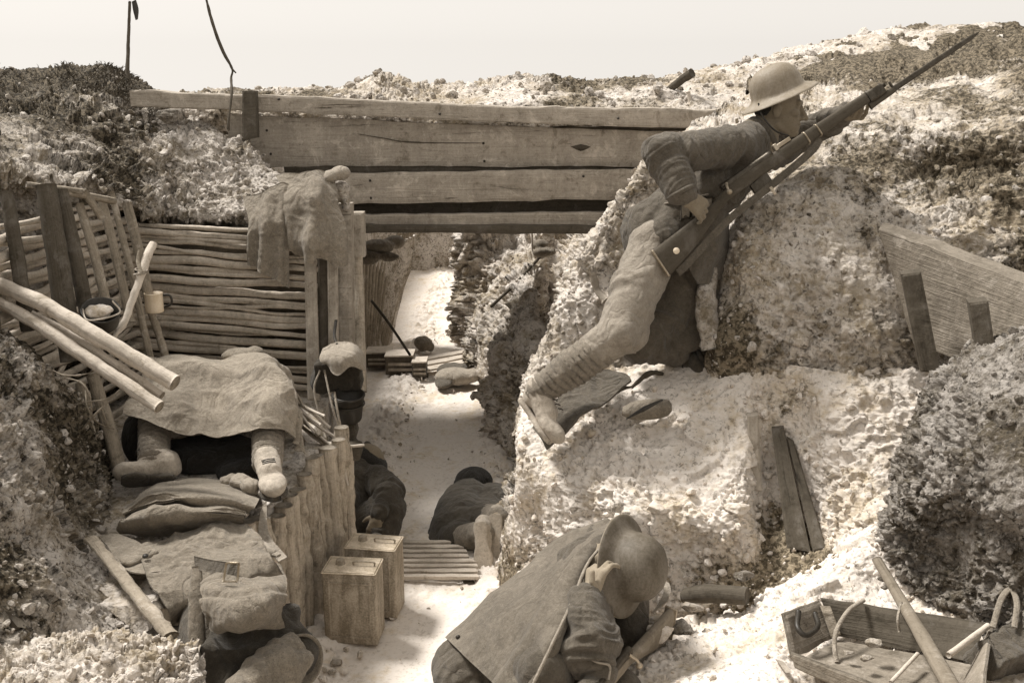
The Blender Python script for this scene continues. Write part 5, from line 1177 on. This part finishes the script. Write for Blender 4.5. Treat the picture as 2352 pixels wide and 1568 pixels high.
blob('trousers', [caps(k1, a1+V(0, .03, -.02), .075, .06), caps(k2, a2+V(0, .03, -.02), .075, .06)], M['puttee'], lm, .007, 3, fn=puttee_fn([(k1, a1), (k2, a2)]))
boot(lm, P(1110,1215,5.16)+V(0, .05, 0), P(1103,1200,5.10), P(1112,1312,5.06), 'boot', None, 1.0, 'boot')
boot(lm, P(1142,1190,5.24)+V(0, .05, 0), P(1137,1182,5.20), P(1148,1290,5.14), 'boot', None, .95, 'boot')

# ---------------- man curled up by the posts
cm = person(Z(830, 1285), 'man in dark serge sitting curled with drawn-up knees against the split logs')
hd = P(842,1068,5.50); shl, hp = P(812,1112,5.45), P(800,1225,5.35); kn, ft = P(893,1168,5.22), Z(868, 1278, .03); kn2, ft2 = P(860,1150,5.45), Z(845, 1262, .03)
cF = nrm(V(.7, -.4, -.6)); cU = nrm(V(.1, .3, 1)); cU = nrm(cU-cF*np.dot(cU, cF)); el = P(896,1128,5.28); wr = P(872,1180,5.12)
S = head(hd, cF, cU, np.cross(cF, cU))+[caps(hd, shl, .055, .08), caps(shl, hp, .12, .13), caps(hp, kn, .08, .055), caps(kn, ft, .05, .04), caps(hp, kn2, .08, .055), caps(kn2, ft2, .05, .04), caps(shl, el, .045, .035), caps(el, wr, .035, .027)]+hand(wr, V(-.3, -.2, -.9), V(.2, .8, 0), (.5,.5,.6,.6))
blob('body', S, M['skin'], cm, .005, 2)
blob('tunic', [caps(shl, hp, .155, .165), caps(shl, P(862,1108,5.38), .10, .09), caps(P(862,1108,5.38), el, .085, .075), caps(el, P(876,1172,5.14), .07, .05), ell(P(790,1170,5.35), (.12,.14,.2))], M['tunicd'], cm, .007, 4, amp=.012, segs=[(shl, el), (el, wr), (shl, hp)], fa=20, fp=6, seed=51, lump=.01, lf=9)
blob('trousers', [caps(hp, kn, .12, .088), caps(kn, ft, .085, .06), caps(hp, kn2, .11, .085), caps(kn2, ft2, .08, .06)], M['tunicd'], cm, .007, 4, amp=.010, segs=[(hp, kn), (kn, ft)], fa=18, fp=6, seed=53, lump=.01, lf=9)
blob('cap', [ell(hd+cU*.04, (.105,.095,.06), cF, cU), ell(hd+cF*.07+cU*.02, (.06,.07,.02), cF, cU)], M['hair'], cm, .006, 2, lump=.006, lf=16)
boot(cm, ft+V(0, 0, .08), ft+V(-.04, .05, 0), ft+V(.02, -.2, 0), 'bootd')
rod('knapsack_strap', [P(848,1078,5.36), P(880,1098,5.28), P(920,1140,5.22)], .02, M['bootd'], cm, 8, 30, .004, flat=.5)
tag(blob('dark_kit', [ell(P(846,1052,5.62), (.05,.05,.09)), ell(P(835,1090,5.6), (.06,.06,.06))], M['bootd'], None, .008, 3, lump=.02, lf=20), 'black kit bundle behind the curled-up man under the basket', 'bundle')

# ---------------- sleeper under the canvas
sp = person(V(-1.45, 4.2, .67), 'sleeper lying under the draped canvas with only puttees and boots showing')
hpL, hpR = V(-1.55, 4.95, .80), V(-1.28, 4.95, .80); knL, knR = P(385,895,4.84), P(600,890,4.80)
aL, aR = P(352,1050,4.34), P(614,1062,4.28)
S = head(V(-1.42, 5.38, .80), V(0, .25, .9), V(0, .9, -.2), V(1, 0, 0))+[caps(V(-1.42, 5.05, .80), V(-1.42, 5.25, .80), .11, .10), caps(hpL, knL, .08, .05), caps(knL, aL, .05, .038), caps(hpR, knR, .08, .05), caps(knR, aR, .05, .038), caps(hpL, hpR, .1, .1), caps(hpL, V(-1.42, 5.05, .8), .1, .1)]
S += hand(V(-1.68, 5.0, .75), V(0, -1, 0), V(0, 0, -1), (.3,.3,.3,.3))+hand(V(-1.14, 5.0, .75), V(0, -1, 0), V(0, 0, -1), (.3,.3,.3,.3))
S += [caps(V(-1.55, 5.25, .78), V(-1.68, 5.0, .75), .045, .03), caps(V(-1.28, 5.25, .78), V(-1.14, 5.0, .75), .045, .03)]
blob('body', S, M['skin'], sp, .006, 2)
blob('trousers', [caps(hpL, knL, .10, .068), caps(hpR, knR, .10, .068), caps(hpL, hpR, .13, .13), caps(knL, P(362,955,4.58), .066, .062), caps(knR, P(620,955,4.55), .066, .062)], M['tunicd'], sp, .009, 4)
for k_, a_ in ((P(358,945,4.56), aL), (P(617,945,4.52), aR)):
    blob('puttee', [caps(k_, a_, .068, .056)], M['puttee'], sp, .005, 1, fn=puttee_fn([(k_, a_)], .006, .028))
boot(sp, aL, P(398,1100,4.32), P(276,1102,4.24), 'boot', None, 1.25)
boot(sp, aR, P(612,1088,4.30)+V(0, .03, 0), P(634,1146,4.06), 'boot', None, 1.2)
tag(sheet('canvas_sheet', [
    [(335,860,5.1),(420,855,5.12),(520,850,5.15),(610,845,5.1),(668,880,5.0),(690,930,4.9)],
    [(345,828,4.74),(430,824,4.77),(530,819,4.77),(612,818,4.72),(648,850,4.68),(672,905,4.66)],
    [(325,872,4.60),(420,878,4.56),(520,880,4.56),(612,862,4.52),(656,885,4.52),(684,945,4.55)],
    [(303,918,4.50),(400,930,4.43),(510,935,4.44),(622,915,4.40),(668,945,4.44),(692,995,4.48)],
    [(287,958,4.42),(385,986,4.33),(480,1000,4.33),(600,988,4.31),(668,1000,4.38),(690,1045,4.42)]], M['tarp'], None, 150, 180, .005, .015, 8, 60,
    lambda u, w: .02*np.sin(w*10+1)*(.2+u)*(1-.5*u)+.010*np.sin((w*2.2-u*1.3)*9)-.034*np.exp(-((w-.84-.10*u)/.022)**2)*np.clip(u*2, 0, 1)-.022*np.exp(-((w-.72-.16*u)/.02)**2)*np.clip(u*2-.5, 0, 1)+.02*np.exp(-((u-.35-.2*w)/.06)**2)*np.sin(w*3.14)),
    'stained canvas sheet draped over the sleeper raised knees', 'canvas')
tag(blob('folded_pack', [ell(P(555,815,5.1), (.10,.07,.035)), ell(P(585,810,5.12), (.05,.06,.035))], M['sack'], None, .008, 3, lump=.01, lf=16), 'arched brown pack end showing above the canvas top edge', 'pack')
tag(blob('hollow_shade', [ell(P(480,1040,4.62), (.28,.18,.07)), ell(P(560,1075,4.5), (.12,.12,.05)), ell(P(330,1010,4.6), (.08,.12,.14))], M['hair'], None, .012, 4, lump=.02, lf=9), 'black lump standing in for the shade in the hollow below the canvas', 'shade')  # black lump added to paint the deep shade under the canvas

# ---------------- things on the shelf
def shelfp(x, y, z=.69): return Z(x, y, z)
def bagfn(v, nn):
    q = v*V(4, 11, 11)+.5*np.stack([vnoise(v*8, k) for k in range(3)], 1); return v+nn*(.026*(1-2*np.abs(vnoise(q, 5))**.7)+.012*(1-2*np.abs(vnoise(q*2.3, 7)))+.004*fbm(v*60, 2, 3))[:, None]
b0 = shelfp(420, 1180, .73)
tag(sheet('sandbag', [
    [(296,1168,.66),(356,1112,.67),(440,1098,.68),(525,1108,.67),(596,1135,.66)],
    [(290,1170,.73),(352,1128,.78),(440,1118,.81),(530,1130,.79),(592,1152,.73)],
    [(284,1178,.76),(350,1146,.83),(440,1142,.83),(528,1148,.81),(584,1166,.76)],
    [(286,1184,.745),(350,1166,.775),(440,1166,.765),(520,1166,.755),(572,1176,.735)],
    [(276,1194,.77),(348,1178,.815),(430,1172,.81),(502,1171,.81),(566,1180,.775)],
    [(270,1206,.73),(346,1206,.765),(430,1198,.765),(510,1190,.76),(562,1194,.73)],
    [(274,1222,.66),(350,1230,.66),(430,1224,.66),(510,1212,.66),(560,1204,.66)]], M['sack'], None, 90, 100, .01, .007, 11, 90, lambda u, w: (.014*np.sin(w*5+u*9)+.010*np.sin(w*9-u*13+1))*np.sin(u*3.14)), 'creased empty sandbag folded below the sleeper boots', 'sandbag')
tag(blob('rag', [ell(P(555,1105,4.2), (.05,.05,.03)), ell(P(575,1115,4.15), (.03,.04,.035)), ell(P(530,1100,4.25), (.05,.03,.02))], M['canvas'], None, .006, 3, lump=.018, lf=24), 'crumpled pale rag left of the sleeper right boot', 'rag')
tag(sheet('sacking_sheet', [
    [(300,1262,.70),(380,1240,.71),(470,1220,.71),(560,1212,.71),(600,1235,.72)],
    [(322,1290,.705),(400,1280,.71),(470,1272,.72),(550,1262,.72),(620,1275,.74)],
    [(345,1345,.70),(410,1335,.70),(470,1325,.70),(550,1305,.71),(640,1300,.73)],
    [(385,1400,.66),(430,1385,.66),(480,1375,.66),(560,1350,.66),(652,1325,.70)],
    [(398,1442,.56),(440,1420,.56),(490,1405,.56),(560,1385,.56),(655,1345,.62)]], M['sack'], None, 110, 120, .006, .016, 11, 70, lambda u, w: .02*np.sin(u*9+w*4)*w+.006), 'torn sacking spread over the shelf under the oval tab', 'sacking')
tag(sheet('sacking_corner', [[(228,1232,.70),(262,1226,.71),(310,1240,.71)],[(250,1260,.71),(290,1262,.715),(340,1262,.715)],[(275,1305,.71),(320,1320,.71),(372,1312,.71)]], M['sack'], None, 30, 40, .005, .006, 12, 71), 'left corner of sacking beside the shelf log', 'sacking')
def fold(name, pts, r, mat, lab, cat, seed): return tag(rod(name, [P(*p) for p in pts], r, M[mat], None, 12, 50, .010, 24, seed, .6), lab, cat)
fold('cloth_roll', [(520,1235,3.80),(570,1245,3.74),(610,1262,3.70),(640,1275,3.66)], [.02,.035,.03,.015], 'canvas', 'twisted pale cloth end along the inner log stubs', 'cloth', 5)
fold('cloth_roll', [(575,1290,3.58),(600,1302,3.55),(630,1308,3.53),(650,1322,3.5)], [.02,.03,.03,.012], 'sack', 'brown rolled cloth under the twisted pale end', 'cloth', 6)
gc = empty('leather_tab', P(315, 1275, 3.72), 'oval buttoned leather tab lying on the sacking', 'tab')
e1, e2 = Z(288,1290,.725), Z(350,1262,.725); ex_ = e2-e1; un = nrm(V(0, -.35, .94))
m_ = MB(); m_.add(*loft([(e1-ex_*.12, un, np.cross(un, nrm(ex_)), .004, .006), (e1, un, np.cross(un, nrm(ex_)), .010, .030), ((e1+e2)/2, un, np.cross(un, nrm(ex_)), .012, .033), (e2, un, np.cross(un, nrm(ex_)), .010, .030), (e2+ex_*.12, un, np.cross(un, nrm(ex_)), .004, .006)], 20, 40)); m_.build('pad', M['sack'], gc)
v, f, uv = lathe([(0,.006),(.008,.005),(.011,0)], Z(334,1276,.74), V(0, -.3, .95), 16); MB().add(v, f, uv).build('button', M['leather'], gc)
fold('shelf_log', [(206,1238,3.66),(270,1310,3.50),(320,1372,3.36),(392,1462,3.14)], [.022,.023,.024,.025], 'bark', 'long thin mottled log lying down the edge of the near left bank', 'log', 9)
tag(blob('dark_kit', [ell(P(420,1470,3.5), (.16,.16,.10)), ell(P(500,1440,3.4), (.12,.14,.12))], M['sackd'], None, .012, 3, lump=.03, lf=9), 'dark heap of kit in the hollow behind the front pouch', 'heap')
# the pack in the lower left foreground
pk = empty('equipment_pack', P(570, 1568, 3.15), 'worn equipment pack with a pale pouch and buckled strap in the left foreground', 'pack')
blob('bag', [boxv(P(575,1510,3.16), V(.115, .02, -.01), V(0, .08, .02), V(.01, -.02, .11))[:2], ell(P(620,1570,3.12), (.10,.10,.08)), ell(P(520,1570,3.12), (.09,.10,.12)), caps(P(590,1440,3.16), P(660,1500,3.16), .07, .09)], M['tunicd'], pk, .007, 4, amp=.014, segs=[(P(520,1440,3.1), P(640,1600,3.1))], fa=14, fp=7, seed=61, lump=.02, lf=10)
blob('pouch', [boxv(P(562,1390,3.17), V(.108, .01, -.004), V(0, .045, .01), V(.004, -.012, .046))[:2], caps(P(480,1400,3.15), P(500,1420,3.14), .02, .02)], M['sack'], pk, .007, 4, amp=.006, segs=[(P(480,1380,3.1), P(650,1390,3.1))], fa=18, fp=16, seed=62)
sheet('pouch_flap', [[(470,1330,3.22),(520,1326,3.16),(580,1324,3.15),(652,1328,3.20)],[(468,1368,3.08),(520,1354,3.01),(590,1350,2.99),(656,1356,3.06)],[(464,1392,3.04),(520,1390,2.95),(600,1388,2.94),(658,1380,3.02)],[(474,1424,3.03),(520,1428,2.95),(596,1428,2.95),(648,1410,3.03)],[(478,1444,3.06),(526,1438,3.01),(592,1452,3.01),(652,1436,3.06)]], M['sack'], pk, 60, 70, .006, .010, 12, 64, lambda u, w: .012*np.sin(w*7+u*6)-.014*np.exp(-((u-.30)/.05)**2))
sheet('strap', [[(446,1276,3.22),(480,1284,3.19),(520,1290,3.15),(548,1296,3.14)],[(448,1306,3.20),(480,1314,3.17),(520,1322,3.13),(548,1326,3.12)]], M['sackd'], pk, 8, 40, .004, .001, 20, 65)
rod('strap', [P(452,1300,3.2), P(450,1400,3.14), P(455,1568,3.08), P(458,1640,3.05)], [.016,.024,.030,.030], M['sack'], pk, 8, 40, .003, flat=.3)
bkp = [P(x, y, 3.06) for x, y in ((520,1292),(549,1292),(545,1334),(513,1334))]
m_ = MB()
for i in range(4): m_.add(*tube([bkp[i], bkp[(i+1) % 4]], .0035, 8, 4))
m_.build('buckle', M['steel'], pk)
v, f, uv = lathe([(.0,.0),(.05,.004),(.075,.02),(.078,.04),(.080,.052),(.080,.056),(.074,.054),(.068,.03),(0,.026)], P(668,1512,3.12), nrm(V(.75, -.62, .25)), 36); 
o = mk('mess_tin', v, f, M['sack'], None, uv); tag(o, 'round canvas-covered mess tin leaning right of the foreground pack', 'mess tin')
tag(blob('cloth_bundle', [caps(P(660,1492,3.04), P(585,1560,2.97), .045, .055), caps(P(640,1520,3.0), P(560,1590,2.93), .05, .06), caps(P(675,1520,3.02), P(620,1600,2.95), .04, .05)], M['sack'], None, .006, 3, amp=.015, segs=[(P(660,1492,3.04), P(560,1590,2.93))], fa=20, fp=9, seed=66, lump=.01, lf=20), 'light rolled cloth at the bottom edge beside the mess tin', 'cloth')
tag(sheet('stiff_canvas_strip', [[(600,1165,4.0),(612,1150,4.02)],[(596,1230,3.9),(618,1225,3.92)],[(640,1290,3.8),(660,1280,3.82)]], M['canvas'], None, 30, 10, .006, .005, 20, 68), 'stiff pale strip standing along the log stubs', 'strip')
tag(rod('square_timber', [P(-40,1500,2.9), P(40,1422,2.92)], .045, M['darkwood'], None, 4, 8, .002), 'dark squared timber end poking from the left bank corner', 'timber')
for i, (x, y, s) in enumerate([(772,1525,.02),(790,1540,.014),(762,1545,.016),(900,1420,.012),(985,1395,.008),(905,970,.02),(880,1010,.018)]):
    c = Z(x, y); stone(x, y, 0, s, '', 'rock' if i % 2 else 'mixed', seed=80+i); o = [q for q in bpy.data.objects if q.name.startswith('chalk_stone')][-1]
    o = max((q for q in bpy.data.objects if q.name.startswith('chalk_stone')), key=lambda q: q.name)
    o.location = tuple(c+V(0, 0, s*.2-.01)); o['label'] = ['pale stone on the floor below the near petrol tin','small stone right below the near petrol tin','stone left below the near petrol tin','pebble by the right foot of the far petrol tin','tiny pebble in the middle of the floor below the duckboard','stone by the corner post foot on the bright floor','clod below the stone at the corner post foot'][i]; o['category'] = 'stone'

# exposed roots and bits of wire trailing over the near left bank
rq = random.Random(21)
for i, pts in enumerate([[(150,868,3.96),(185,878,3.9),(205,905,3.9),(212,950,3.92)],[(170,930,3.98),(205,922,3.9),(250,915,3.95),(280,890,4.1)],[(190,985,3.98),(215,955,3.92),(240,930,3.95),(262,915,4.05)],
        [(196,880,3.98),(200,930,3.9),(222,968,3.93),(262,985,4.05)],[(120,850,3.95),(150,862,3.88),(200,858,3.95),(238,838,4.1)],[(228,900,4.0),(236,945,3.96),(250,985,4.02)]]):
    tag(rod('exposed_root', [P(*p) for p in pts], [.003,.004,.003,.0015], M['bark'], None, 6, 30, .003, 40, 700+i), 'thin pale root in the tangle trailing from the near left bank', 'root', 'roots trailing from the left bank')
